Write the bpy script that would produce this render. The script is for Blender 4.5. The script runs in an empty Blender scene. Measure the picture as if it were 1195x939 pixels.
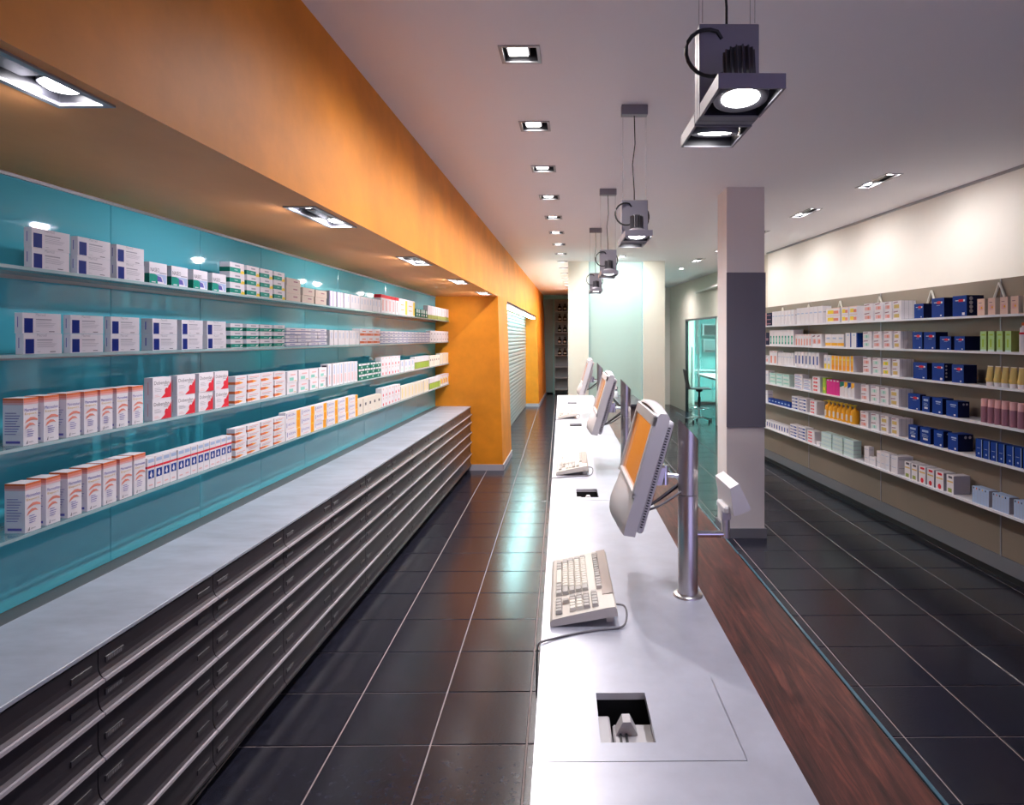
import bpy, bmesh, math, random
from mathutils import Vector, Matrix
random.seed(4)
SC = bpy.context.scene
COL = SC.collection

# ------------------------------------------------------------------ camera, world, exposure
FPX, PPX, PPY, HC = 766.0, 664.0, 394.0, 1.70
cam = bpy.data.cameras.new('camera')
cam.sensor_width = 36.0
cam.sensor_fit = 'HORIZONTAL'
cam.lens = FPX / 1195 * 36
cam.shift_x = (597.5 - PPX) / 1195
cam.shift_y = (PPY - 469.5) / 1195
cam.clip_start = 0.05
camo = bpy.data.objects.new('camera', cam)
camo.location = (0, 0, HC)
camo.rotation_euler = (math.pi / 2, 0, 0)
COL.objects.link(camo)
SC.camera = camo

world = bpy.data.worlds.new('dusk_sky')
SC.world = world
world.use_nodes = True
world.node_tree.nodes['Background'].inputs[0].default_value = (0.52, 0.46, 0.85, 1)
world.node_tree.nodes['Background'].inputs[1].default_value = 0.65
vs = SC.view_settings
vs.view_transform = 'Standard'
vs.look = 'None'
vs.exposure = 1.28
vs.gamma = 1.0
vs.use_curve_mapping = False
SC.cycles.use_denoising = True
SC.cycles.max_bounces = 8
SC.cycles.diffuse_bounces = 6
SC.cycles.glossy_bounces = 4
SC.cycles.transparent_max_bounces = 16
SC.cycles.sample_clamp_indirect = 6.0

# light strengths (watts), each lamp sits in its own fixture below
P_DOWN, P_SOFFIT, P_RIGHT, P_PEND, P_STRIP, P_LAB, P_WASH = 44, 13, 20, 8.5, 3, 75, 42
WARM = (1.0, 0.93, 0.92)
P_REAR = 40
COOL = (0.93, 0.91, 1.0)

# ------------------------------------------------------------------ materials
MATS = {}
def mat(name, col, rough=0.5, metal=0.0, emit=None, estr=0.0, noise=None, bump=None, spec=0.5, coat=0.0):
    """noise = (scale, amount, stretch xyz), bump = (scale, strength)"""
    if name in MATS:
        return MATS[name]
    m = bpy.data.materials.new(name)
    m.use_nodes = True
    nt = m.node_tree
    b = nt.nodes['Principled BSDF']
    b.inputs['Base Color'].default_value = (*col, 1)
    b.inputs['Roughness'].default_value = rough
    b.inputs['Metallic'].default_value = metal
    b.inputs['Specular IOR Level'].default_value = spec
    b.inputs['Coat Weight'].default_value = coat
    if emit:
        b.inputs['Emission Color'].default_value = (*emit, 1)
        b.inputs['Emission Strength'].default_value = estr
    if noise or bump:
        geo = nt.nodes.new('ShaderNodeNewGeometry')
        mp = nt.nodes.new('ShaderNodeMapping')
        nt.links.new(geo.outputs['Position'], mp.inputs['Vector'])
    if noise:
        sc, amt, st = noise
        mp.inputs['Scale'].default_value = st
        n = nt.nodes.new('ShaderNodeTexNoise')
        n.inputs['Scale'].default_value = sc
        n.inputs['Detail'].default_value = 6
        n.inputs['Roughness'].default_value = 0.62
        nt.links.new(mp.outputs[0], n.inputs['Vector'])
        r = nt.nodes.new('ShaderNodeValToRGB')
        r.color_ramp.elements[0].position = 0.3
        r.color_ramp.elements[1].position = 0.7
        r.color_ramp.elements[0].color = tuple(max(0, c * (1 - amt)) for c in col) + (1,)
        r.color_ramp.elements[1].color = tuple(min(1, c * (1 + amt)) for c in col) + (1,)
        nt.links.new(n.outputs['Fac'], r.inputs['Fac'])
        nt.links.new(r.outputs['Color'], b.inputs['Base Color'])
    if bump:
        n2 = nt.nodes.new('ShaderNodeTexNoise')
        n2.inputs['Scale'].default_value = bump[0]
        n2.inputs['Detail'].default_value = 4
        nt.links.new(mp.outputs[0], n2.inputs['Vector'])
        bp = nt.nodes.new('ShaderNodeBump')
        bp.inputs['Strength'].default_value = bump[1]
        bp.inputs['Distance'].default_value = 0.004
        nt.links.new(n2.outputs['Fac'], bp.inputs['Height'])
        nt.links.new(bp.outputs['Normal'], b.inputs['Normal'])
    MATS[name] = m
    return m

def glass_mat(name, tint, refl=1.0, extra=0.0, rough=0.02):
    """thin clear sheet: tinted see-through plus Fresnel reflection, with an optional milky share"""
    if name in MATS:
        return MATS[name]
    m = bpy.data.materials.new(name)
    m.use_nodes = True
    nt = m.node_tree
    nt.nodes.clear()
    out = nt.nodes.new('ShaderNodeOutputMaterial')
    tr = nt.nodes.new('ShaderNodeBsdfTransparent')
    tr.inputs[0].default_value = (*tint, 1)
    gl = nt.nodes.new('ShaderNodeBsdfGlossy')
    gl.inputs['Roughness'].default_value = rough
    fr = nt.nodes.new('ShaderNodeFresnel')
    ge = nt.nodes.new('ShaderNodeNewGeometry')
    mr = nt.nodes.new('ShaderNodeMapRange')
    mr.inputs['To Min'].default_value = 1.45
    mr.inputs['To Max'].default_value = 1 / 1.45
    nt.links.new(ge.outputs['Backfacing'], mr.inputs['Value'])
    nt.links.new(mr.outputs[0], fr.inputs[0])
    mx = nt.nodes.new('ShaderNodeMixShader')
    nt.links.new(fr.outputs[0], mx.inputs[0])
    nt.links.new(tr.outputs[0], mx.inputs[1])
    nt.links.new(gl.outputs[0], mx.inputs[2])
    last = mx
    if extra > 0:
        df = nt.nodes.new('ShaderNodeBsdfDiffuse')
        df.inputs[0].default_value = (*tint, 1)
        tl = nt.nodes.new('ShaderNodeBsdfTranslucent')
        tl.inputs[0].default_value = (*tint, 1)
        m1 = nt.nodes.new('ShaderNodeMixShader')
        m1.inputs[0].default_value = 0.4
        nt.links.new(df.outputs[0], m1.inputs[1])
        nt.links.new(tl.outputs[0], m1.inputs[2])
        m2 = nt.nodes.new('ShaderNodeMixShader')
        m2.inputs[0].default_value = extra
        nt.links.new(mx.outputs[0], m2.inputs[1])
        nt.links.new(m1.outputs[0], m2.inputs[2])
        last = m2
    nt.links.new(last.outputs[0], out.inputs[0])
    MATS[name] = m
    return m

def wood_mat():
    m = bpy.data.materials.new('red_brown_wood')
    m.use_nodes = True
    nt = m.node_tree
    b = nt.nodes['Principled BSDF']
    geo = nt.nodes.new('ShaderNodeNewGeometry')
    mp = nt.nodes.new('ShaderNodeMapping')
    mp.inputs['Scale'].default_value = (14, 1.1, 6)
    nt.links.new(geo.outputs['Position'], mp.inputs['Vector'])
    w = nt.nodes.new('ShaderNodeTexNoise')
    w.inputs['Scale'].default_value = 3.2
    w.inputs['Detail'].default_value = 9
    w.inputs['Roughness'].default_value = 0.7
    w.inputs['Distortion'].default_value = 1.4
    nt.links.new(mp.outputs[0], w.inputs['Vector'])
    r = nt.nodes.new('ShaderNodeValToRGB')
    r.color_ramp.elements[0].position = 0.34
    r.color_ramp.elements[0].color = (0.022, 0.009, 0.008, 1)
    r.color_ramp.elements[1].position = 0.72
    r.color_ramp.elements[1].color = (0.20, 0.058, 0.038, 1)
    e = r.color_ramp.elements.new(0.52)
    e.color = (0.085, 0.025, 0.019, 1)
    nt.links.new(w.outputs['Fac'], r.inputs['Fac'])
    nt.links.new(r.outputs['Color'], b.inputs['Base Color'])
    b.inputs['Roughness'].default_value = 0.3
    bp = nt.nodes.new('ShaderNodeBump')
    bp.inputs['Strength'].default_value = 0.25
    bp.inputs['Distance'].default_value = 0.002
    nt.links.new(w.outputs['Fac'], bp.inputs['Height'])
    nt.links.new(bp.outputs['Normal'], b.inputs['Normal'])
    MATS['red_brown_wood'] = m
    return m

ORANGE = mat('orange_plaster', (0.76, 0.262, 0.014), 0.5, noise=(2.2, 0.16, (1, 1, 1)), bump=(40, 0.12), spec=0.35)
SOFFITM = mat('orange_plaster_bounce_tint', (0.98, 0.39, 0.13), 0.55, noise=(1.6, 0.14, (1, 0.5, 1)), spec=0.3)  # orange plaster with bounce light painted in as a paler tone
CEIL = mat('white_ceiling_paint', (0.88, 0.87, 0.91), 0.85, bump=(60, 0.05), spec=0.2)
WHITEWALL = mat('white_wall_plaster', (0.86, 0.83, 0.78), 0.8, noise=(1.3, 0.03, (1, 1, 1)), spec=0.2)
CREAM = mat('cream_paint', (0.74, 0.69, 0.60), 0.75, noise=(1.6, 0.03, (1, 1, 1)), spec=0.2)
COLPAINT = mat('column_paint', (0.74, 0.70, 0.70), 0.75, spec=0.2)
GREYPANEL = mat('slate_grey_panel', (0.15, 0.15, 0.195), 0.55)
SKIRT = mat('grey_skirting', (0.16, 0.165, 0.19), 0.45)
SKIRT2 = mat('lilac_grey_skirting', (0.42, 0.40, 0.46), 0.45)
DARK = mat('black_recess', (0.008, 0.008, 0.01), 0.6)
TILE = mat('anthracite_tile', (0.016, 0.0165, 0.027), 0.2, noise=(26, 0.45, (1, 1, 1)), bump=(70, 0.10), spec=0.42)
GROUT = mat('pinkish_grey_grout', (0.34, 0.28, 0.28), 0.8)
TURQ = mat('turquoise_back_painted_glass', (0.085, 0.45, 0.55), 0.045, spec=0.45)
PANEL = mat('taupe_wall_panel', (0.235, 0.19, 0.15), 0.42, noise=(1.5, 0.06, (1, 1, 0.3)), spec=0.45)
SHELFMETAL = mat('white_metal_shelf', (0.72, 0.71, 0.76), 0.35)
CONCRETE = mat('pale_grey_worktop', (0.40, 0.435, 0.515), 0.36, noise=(3.0, 0.18, (1, 2.4, 1)), spec=0.5)
ALU = mat('brushed_white_metal_top', (0.53, 0.545, 0.62), 0.32, metal=0.35, noise=(4.5, 0.12, (1, 1, 1)), spec=0.5)
ALUEDGE = mat('aluminium_edge', (0.55, 0.55, 0.6), 0.35, metal=0.8)
GUNMETAL = mat('graphite_drawer_metal', (0.085, 0.076, 0.09), 0.34, metal=0.55, noise=(5, 0.12, (1, 0.3, 1)))
LIP = mat('light_aluminium_lip', (0.60, 0.56, 0.62), 0.4, metal=0.4)
PLATE = mat('label_plate_grey', (0.085, 0.08, 0.09), 0.4, metal=0.3)
PLATETXT = mat('label_plate_print', (0.24, 0.23, 0.25), 0.5)
STEEL = mat('brushed_steel', (0.66, 0.63, 0.62), 0.3, metal=1.0, noise=(30, 0.08, (1, 1, 0.05)))
CHROME = mat('polished_chrome', (0.75, 0.75, 0.77), 0.08, metal=1.0)
LAMPGREY = mat('lamp_grey_metal', (0.25, 0.24, 0.275), 0.42, metal=0.35)
LAMPDARK = mat('lamp_dark_fins', (0.07, 0.068, 0.08), 0.4, metal=0.4)
FRAME = mat('fixture_frame_metal', (0.36, 0.35, 0.38), 0.35, metal=0.6)
CAN = mat('fixture_inside', (0.022, 0.022, 0.028), 0.35, metal=0.3)
BLACKRUB = mat('black_cable_rubber', (0.01, 0.01, 0.011), 0.45)
GREYCABLE = mat('grey_cable', (0.17, 0.16, 0.165), 0.5)
WIRE = mat('steel_wire', (0.35, 0.35, 0.38), 0.35, metal=0.8)
LENS = mat('lit_lamp_lens', (1, 1, 1), 0.3, emit=(1, 0.98, 0.97), estr=14)
LENSW = mat('lit_downlight_lens', (1, 1, 1), 0.3, emit=(1, 0.96, 0.92), estr=9)
STRIPM = mat('lit_cyan_strip', (1, 1, 1), 0.3, emit=(0.45, 0.97, 1.0), estr=15)
BEIGE = mat('beige_plastic', (0.60, 0.575, 0.575), 0.45)
BEIGE2 = mat('warm_beige_plastic', (0.68, 0.63, 0.55), 0.5)
KEYL = mat('cream_keycaps', (0.74, 0.70, 0.61), 0.55)
KEYD = mat('grey_keycaps', (0.48, 0.45, 0.41), 0.55)
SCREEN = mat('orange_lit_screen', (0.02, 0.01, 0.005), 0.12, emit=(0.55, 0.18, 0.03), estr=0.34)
SLAT = mat('pale_shutter_slat', (0.34, 0.37, 0.39), 0.35, metal=0.3)
TEALW = mat('teal_wall_paint', (0.18, 0.46, 0.46), 0.6)
TEALGREY = mat('grey_teal_door', (0.17, 0.24, 0.25), 0.5)
SHELFGREY = mat('grey_shelving', (0.30, 0.31, 0.33), 0.5)
BROWNGLASS = mat('brown_bottle_glass', (0.018, 0.008, 0.005), 0.12)
LABELW = mat('white_bottle_label', (0.7, 0.68, 0.62), 0.6)
BLACKPL = mat('black_plastic', (0.015, 0.015, 0.018), 0.45)
CHAIRF = mat('black_chair_shell', (0.02, 0.022, 0.025), 0.5)
DARKTOP = mat('dark_grey_desk_top', (0.06, 0.058, 0.07), 0.35)
DESKFRONT = mat('mauve_brown_desk_front', (0.17, 0.12, 0.11), 0.5)
WOOD = wood_mat()
GLASS = glass_mat('pale_green_shelf_glass', (0.80, 0.95, 0.95), extra=0.14)
GLASSEDGE = mat('shelf_glass_edge', (0.34, 0.50, 0.53), 0.15, spec=0.7)
GLASSFRONT = glass_mat('counter_front_glass', (0.80, 0.93, 0.92))
GLASSLIT = mat('glass_top_edge', (0.07, 0.15, 0.19), 0.12, spec=0.8)
FROST = glass_mat('frosted_green_glass', (0.70, 0.84, 0.80), extra=0.93, rough=0.25)
DOORGLASS = glass_mat('door_glass', (0.86, 0.96, 0.94))
SHOPGLASS = glass_mat('shop_window_glass', (0.97, 0.98, 0.99))

PAL = dict(white=(0.74, 0.71, 0.75), cream=(0.74, 0.68, 0.60), grey=(0.38, 0.37, 0.42), dgrey=(0.10, 0.09, 0.11),
           blue=(0.001, 0.016, 0.19), navy=(0.004, 0.008, 0.045), royal=(0.008, 0.045, 0.27), violet=(0.13, 0.12, 0.42),
           green=(0.01, 0.27, 0.20), dgreen=(0.01, 0.16, 0.11), teal=(0.25, 0.58, 0.50), lime=(0.34, 0.52, 0.06),
           olive=(0.30, 0.36, 0.10), red=(0.68, 0.03, 0.05), rust=(0.66, 0.15, 0.05), salmon=(0.72, 0.26, 0.20),
           orange=(0.84, 0.30, 0.02), amber=(0.86, 0.42, 0.03), yellow=(0.84, 0.62, 0.06), tan=(0.60, 0.46, 0.17),
           pink=(0.74, 0.42, 0.42), peach=(0.78, 0.56, 0.47), magenta=(0.68, 0.03, 0.26), plum=(0.30, 0.14, 0.19),
           beige=(0.58, 0.50, 0.44), lblue=(0.38, 0.48, 0.68), mint=(0.55, 0.70, 0.66), pgreen=(0.40, 0.62, 0.26),
           gold=(0.66, 0.44, 0.14))
def pm(c):
    return mat('print_' + c, PAL[c], 0.5, spec=0.12)

# ------------------------------------------------------------------ mesh helpers
class MB:
    def __init__(s):
        s.v, s.f, s.m, s.sm = [], [], [], []
        s.mats = []
    def mi(s, m):
        if m not in s.mats:
            s.mats.append(m)
        return s.mats.index(m)
    def add(s, verts, faces, m, smooth=False):
        o = len(s.v)
        s.v += [tuple(p) for p in verts]
        k = s.mi(m)
        for f in faces:
            s.f.append([i + o for i in f]); s.m.append(k); s.sm.append(smooth)
        return s
    def quad(s, pts, m):
        return s.add(pts, [list(range(len(pts)))], m)
    def box(s, x0, x1, y0, y1, z0, z1, m):
        v = [(x0, y0, z0), (x1, y0, z0), (x1, y1, z0), (x0, y1, z0), (x0, y0, z1), (x1, y0, z1), (x1, y1, z1), (x0, y1, z1)]
        f = [[0, 3, 2, 1], [4, 5, 6, 7], [0, 1, 5, 4], [1, 2, 6, 5], [2, 3, 7, 6], [3, 0, 4, 7]]
        return s.add(v, f, m)
    def rbox(s, x0, x1, y0, y1, z0, z1, m, r=0.005, seg=2):
        bm = bmesh.new()
        bmesh.ops.create_cube(bm, size=1)
        for p in bm.verts:
            p.co = Vector(((x0 + x1) / 2 + p.co.x * (x1 - x0), (y0 + y1) / 2 + p.co.y * (y1 - y0), (z0 + z1) / 2 + p.co.z * (z1 - z0)))
        bmesh.ops.bevel(bm, geom=list(bm.edges), offset=r, segments=seg, profile=0.5, affect='EDGES')
        bm.verts.index_update()
        s.add([p.co[:] for p in bm.verts], [[q.index for q in f.verts] for f in bm.faces], m, False)
        bm.free()
        return s
    def prism(s, poly, axis, a, b, m, smooth=False):
        """poly: 2-D outline, extruded along axis from a to b. axis y: (x,z); axis x: (y,z); axis z: (x,y)"""
        def P(p, t):
            return {'y': (p[0], t, p[1]), 'x': (t, p[0], p[1]), 'z': (p[0], p[1], t)}[axis]
        n = len(poly)
        v = [P(p, a) for p in poly] + [P(p, b) for p in poly]
        f = [list(range(n - 1, -1, -1)), list(range(n, 2 * n))]
        s.add(v, f, m)
        sides = [[i, (i + 1) % n, n + (i + 1) % n, n + i] for i in range(n)]
        return s.add(v, sides, m, smooth)
    def tube(s, path, r, m, n=8, caps=True):
        pts = [Vector(p) for p in path]
        rs = r if isinstance(r, (list, tuple)) else [r] * len(pts)
        rings = []
        up = Vector((0, 0, 1))
        for i, p in enumerate(pts):
            d = (pts[min(i + 1, len(pts) - 1)] - pts[max(i - 1, 0)]).normalized()
            a = up if abs(d.dot(up)) < 0.95 else Vector((1, 0, 0))
            u = d.cross(a).normalized(); w = u.cross(d).normalized()
            rings.append([p + (u * math.cos(2 * math.pi * k / n) + w * math.sin(2 * math.pi * k / n)) * rs[i] for k in range(n)])
        v = [q for ring in rings for q in ring]
        f = []
        for i in range(len(pts) - 1):
            for k in range(n):
                f.append([i * n + k, i * n + (k + 1) % n, (i + 1) * n + (k + 1) % n, (i + 1) * n + k])
        s.add(v, f, m, True)
        if caps:
            s.add(rings[0], [list(range(n))], m); s.add(rings[-1], [list(range(n))], m)
        return s
    def lathe(s, prof, c, m, n=20, smooth=True, caps=True):
        """prof: (radius, z) list, turned about a vertical axis at c"""
        v, f = [], []
        for (r, z) in prof:
            for k in range(n):
                a = 2 * math.pi * k / n
                v.append((c[0] + r * math.cos(a), c[1] + r * math.sin(a), c[2] + z))
        for i in range(len(prof) - 1):
            for k in range(n):
                f.append([i * n + k, i * n + (k + 1) % n, (i + 1) * n + (k + 1) % n, (i + 1) * n + k])
        s.add(v, f, m, smooth)
        if caps and prof[0][0] > 1e-4: s.add(v[:n], [list(range(n))], m)
        if caps and prof[-1][0] > 1e-4: s.add(v[-n:], [list(range(n))], m)
        return s
    def holed(s, x0, x1, y0, y1, z, holes, m):
        xs = sorted({x0, x1, *[h[0] for h in holes], *[h[1] for h in holes]})
        ys = sorted({y0, y1, *[h[2] for h in holes], *[h[3] for h in holes]})
        xs = [x for x in xs if x0 <= x <= x1]; ys = [y for y in ys if y0 <= y <= y1]
        for i in range(len(xs) - 1):
            for j in range(len(ys) - 1):
                cx, cy = (xs[i] + xs[i + 1]) / 2, (ys[j] + ys[j + 1]) / 2
                if any(h[0] < cx < h[1] and h[2] < cy < h[3] for h in holes): continue
                s.quad([(xs[i], ys[j], z), (xs[i + 1], ys[j], z), (xs[i + 1], ys[j + 1], z), (xs[i], ys[j + 1], z)], m)
        return s
    def xform(s, M, start=0):
        s.v = s.v[:start] + [tuple(M @ Vector(p)) for p in s.v[start:]]
        return s
    def mesh(s, name, o=(0, 0, 0)):
        me = bpy.data.meshes.new(name)
        me.from_pydata([(p[0] - o[0], p[1] - o[1], p[2] - o[2]) for p in s.v], [], s.f)
        for m in s.mats: me.materials.append(m)
        me.polygons.foreach_set('material_index', s.m)
        me.polygons.foreach_set('use_smooth', s.sm)
        me.update()
        return me

class Frame:
    def __init__(s, a): s.a = a
    def w(s, x, y, z=0.0):
        c, n = math.cos(s.a), math.sin(s.a)
        return (x * c - y * n, x * n + y * c, z)
FW = Frame(0.0)
FL = Frame(-math.atan(0.0137))      # left wall
FR = Frame(math.atan(0.073))        # right wall
FC = Frame(math.atan(0.0117))       # counter and floor grid
def RL(w, Y):                        # right-wall line coordinates to FR-local
    return FR_local(w - 0.073 * Y, Y)
def FR_local(X, Y):
    c, n = math.cos(FR.a), math.sin(FR.a)
    return (X * c + Y * n, -X * n + Y * c)

ORG = {}
ORDN = ['first', 'second', 'third', 'fourth', 'fifth', 'sixth', 'seventh', 'eighth', 'ninth', 'tenth', 'eleventh', 'twelfth', 'thirteenth', 'fourteenth', 'fifteenth', 'sixteenth', 'seventeenth', 'eighteenth']
def tag(o, label, cat, group=None, kind=None):
    if label: o['label'] = label
    if cat: o['category'] = cat
    if group: o['group'] = group
    if kind: o['kind'] = kind
    return o
def thing(name, label, cat, o=(0, 0, 0), fr=FW, group=None):
    e = bpy.data.objects.new(name, None)
    e.empty_display_size = 0.05
    COL.objects.link(e)
    e.location = fr.w(*o); e.rotation_euler = (0, 0, fr.a)
    ORG[e.name] = o
    return tag(e, label, cat, group)
def part(mb, name, parent):
    o = bpy.data.objects.new(name, mb.mesh(name, ORG[parent.name]))
    COL.objects.link(o); o.parent = parent
    ORG[o.name] = ORG[parent.name]
    return o
def solo(mb, name, label, cat, o=(0, 0, 0), fr=FW, group=None, kind=None):
    ob = bpy.data.objects.new(name, mb.mesh(name, o))
    COL.objects.link(ob)
    ob.location = fr.w(*o); ob.rotation_euler = (0, 0, fr.a)
    ORG[ob.name] = o
    return tag(ob, label, cat, group, kind)
def struct(mb, name, fr=FW, label=None):
    return solo(mb, name, label, None, (0, 0, 0), fr, kind='structure')
def copy_tree(o, parent=None):
    c = o.copy(); COL.objects.link(c); c.parent = parent
    for ch in list(o.children): copy_tree(ch, c)
    return c
def spot(name, loc, target, watt, size, blend, col, radius=0.03, parent=None):
    l = bpy.data.lights.new(name, 'SPOT')
    l.energy = watt; l.spot_size = math.radians(size); l.spot_blend = blend; l.color = col
    l.shadow_soft_size = radius
    o = bpy.data.objects.new(name, l)
    COL.objects.link(o)
    d = Vector(target) - Vector(loc)
    M = Matrix.Translation(Vector(loc)) @ d.to_track_quat('-Z', 'Y').to_matrix().to_4x4()
    if parent is not None:
        bpy.context.view_layer.update()
        o.parent = parent
        o.matrix_parent_inverse = parent.matrix_world.inverted()
    o.matrix_world = M
    return o

# ------------------------------------------------------------------ the setting
CZ, SOF, WT = 2.98, 2.231, 0.823
def fv(z): return -0.962 - 0.0295 * z          # leaning front of the orange wall

# floor: grout bed with real tiles on it
mb = MB(); mb.box(-2.6, 4.6, -2.2, 21.0, -0.06, -0.004, GROUT)
floor = struct(mb, 'floor', FW, 'dark anthracite tiled floor with pale joints')
TX, TY, G = 0.402, 0.4076, 0.0034
def tile_mesh():
    mb = MB()
    a, b = TX / 2 - G, TY / 2 - G
    c = 0.0022
    v = [(-a, -b, -0.005), (a, -b, -0.005), (a, b, -0.005), (-a, b, -0.005),
         (-a, -b, -c), (a, -b, -c), (a, b, -c), (-a, b, -c),
         (-a + c, -b + c, 0), (a - c, -b + c, 0), (a - c, b - c, 0), (-a + c, b - c, 0)]
    f = [[0, 1, 5, 4], [1, 2, 6, 5], [2, 3, 7, 6], [3, 0, 4, 7], [4, 5, 9, 8], [5, 6, 10, 9], [6, 7, 11, 10], [7, 4, 8, 11], [8, 9, 10, 11]]
    return mb.add(v, f, TILE)
TM = tile_mesh().mesh('floor_tile')
TF = Frame(math.atan(0.013))
far = MB(); base = tile_mesh()
tx0, ty0 = -0.1876 + 0.013 * 3.565, 3.565
for i in range(-4, 11):
    for j in range(-12, 42):
        cx, cy = tx0 + TX * (i + 0.5), ty0 + TY * (j + 0.5) + (0.028 if i >= 1 else 0)
        X, Y, _ = TF.w(cx, cy)
        if -5 < j < 13 and i not in (-4, 1) and X < 3.45:
            t = bpy.data.objects.new('tile', TM)
            COL.objects.link(t); t.parent = floor
            t.location = (X, Y, random.uniform(-0.0003, 0.0003)); t.rotation_euler = (0, 0, TF.a)
        else:
            start = len(far.v)
            far.add(base.v, base.f, TILE)
            far.xform(Matrix.Translation((X, Y, 0)) @ Matrix.Rotation(TF.a, 4, 'Z'), start)
o = part(far, 'distant_tiles', floor); o['kind'] = 'stuff'

# fixture layout
DOWN = [(-0.26, 2.96 + 1.005 * k) for k in range(0, 15)]                        # left-frame coordinates
SOFL = [(-1.125, 1.24 + 1.642 * k) for k in range(5)]
RGT = [(2.915, 5.36 + 1.37 * k) for k in range(5)]                               # right-wall line coordinates
WASH = (0.83, 10.30)

# ceiling with openings for the fixtures
holes = []
for v, u in DOWN:
    X, Y, _ = FL.w(v, u); holes.append((X - 0.078, X + 0.078, Y - 0.078, Y + 0.078))
for w, Y in RGT:
    X = w - 0.073 * Y; holes.append((X - 0.05, X + 0.05, Y - 0.235, Y + 0.235))
mb = MB(); mb.holed(-2.4, 4.6, -2.2, 20.6, CZ, holes, CEIL)
mb.box(-2.4, 4.6, -2.2, 20.6, CZ + 0.5, CZ + 0.55, CEIL)
struct(mb, 'ceiling')

# left wall: leaning orange fascia, soffit, two piers, backing
mb = MB()
Y0, YE, YC, YO, YZ = -2.1, 8.40, 9.50, 16.2, 20.2
def leanquad(u0, u1, z0, z1):
    mb.quad([(fv(z0), u0, z0), (fv(z0), u1, z0), (fv(z1), u1, z1), (fv(z1), u0, z1)], ORANGE)
leanquad(Y0, YZ, SOF, CZ)
leanquad(YE, YC, 0, SOF); leanquad(YO, YZ, 0, SOF)
for u in (YE, YC, YO):
    mb.quad([(-1.9, u, 0), (fv(0), u, 0), (fv(SOF), u, SOF), (-1.9, u, SOF)], ORANGE)
mb.holed(-1.9, fv(SOF), Y0, YE, SOF, [(v - 0.052, v + 0.052, u - 0.235, u + 0.235) for v, u in SOFL], SOFFITM)
mb.quad([(-1.9, YC, SOF - 0.02), (fv(SOF), YC, SOF - 0.02), (fv(SOF), YO, SOF - 0.02), (-1.9, YO, SOF - 0.02)], ORANGE)
mb.quad([(-1.9, Y0, 0), (-1.9, YZ, 0), (-1.9, YZ, SOF), (-1.9, Y0, SOF)], ORANGE)
wall_left = struct(mb, 'wall_left', FL, 'orange plaster wall with deep bulkhead over the shelves')
# turquoise glass panels, one by one
PW = 0.61
gm = MB(); gm.rbox(-0.020, 0, 0.0012, PW - 0.0012, 0, SOF - WT - 0.004, TURQ, 0.0012, 1)
GMESH = gm.mesh('glass_panel')
gm = MB(); gm.rbox(-0.020, 0, 0.0012, YE - (2.546 + 9 * PW), 0, SOF - WT - 0.004, TURQ, 0.0012, 1)
GMESH2 = gm.mesh('glass_panel')
for k in range(-4, 10):
    o = bpy.data.objects.new('glass_panel', GMESH2 if k == 9 else GMESH); COL.objects.link(o); o.parent = wall_left
    o.location = (-1.83, 2.546 + PW * k, WT + 0.002)
mb = MB(); mb.box(-1.85, -1.822, Y0, YE, SOF - 0.012, SOF, FRAME)
part(mb, 'top_channel', wall_left)
# skirting of the piers
mb = MB()
def skirt(u0, u1, front_end=True):
    a = fv(0) + 0.012
    mb.prism([(a, 0), (a, 0.077), (a - 0.012, 0.077), (a - 0.012, 0)], 'y', u0 - 0.012, u1, SKIRT2)
    mb.box(-1.43 if u0 < 9 else -1.30, a, u0 - 0.012, u0, 0, 0.077, SKIRT2)
skirt(YE, YC); skirt(YO, YZ)
struct(mb, 'baseboard_left', FL)

# right wall
PANW, WALLW, PTOP = 3.40, 3.72, 2.12
def rseg(mb, w, Ya, Yb, z0, z1, m, th=0.15):
    xa, ya = RL(w, Ya); xb, yb = RL(w, Yb)
    mb.box(xa, xa + th, ya, yb, z0, z1, m)
mb = MB()
rseg(mb, WALLW, -2.2, 9.9, 0, CZ, WHITEWALL)
struct(mb, 'wall_right', FR, 'white upper wall above the shelf panels')
mb = MB()
rseg(mb, 3.80, 9.9, 12.55, 0, CZ, CREAM); rseg(mb, 3.80, 12.55, 15.15, 2.12, CZ, CREAM); rseg(mb, 3.80, 15.15, 17.0, 0, CZ, CREAM)
struct(mb, 'wall_right_rear', FR, 'cream rear side wall with glass door opening')
mb = MB()
rseg(mb, WALLW - 0.02, -2.2, 9.9, CZ - 0.02, CZ - 0.001, FRAME, 0.02)
struct(mb, 'trim_1', FR)
# taupe panels standing before the wall, one object each
panels = thing('shelf_back_wall', 'taupe wall panelling behind the metal product shelves', 'wall panelling', (RL(PANW, 7)[0], RL(PANW, 7)[1], 0), FR)
del panels['category']; panels['kind'] = 'structure'
pj = [2.45, 3.10, 4.65, 6.20, 7.75, 9.30, 10.0]
for a, b in zip(pj[:-1], pj[1:]):
    mb = MB()
    xa, ya = RL(PANW, a); xb, yb = RL(PANW, b)
    mb.rbox(xa, xa + 0.05, ya + 0.002, yb - 0.002, 0.16, PTOP, PANEL, 0.0015, 1)
    part(mb, 'panel', panels)
mb = MB(); xa, ya = RL(PANW, 2.45); xb, yb = RL(PANW, 10.0)
mb.box(xa + 0.02, xa + 0.31, ya, yb, 0, PTOP - 0.02, PANEL); part(mb, 'panel_core', panels)
for a in pj[1:-1]:
    mb = MB(); x, y = RL(PANW, a); mb.box(x - 0.004, x + 0.01, y - 0.006, y + 0.006, 0.16, PTOP, FRAME); part(mb, 'joint_strip', panels)
mb = MB(); mb.box(xa - 0.012, xa + 0.04, ya, yb, 0.055, 0.16, SKIRT); mb.box(xa + 0.005, xa + 0.1, ya, yb, 0, 0.055, DARK)  # toe recess painted black for the shadow under the skirting
struct(mb, 'baseboard_right', FR)

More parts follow.
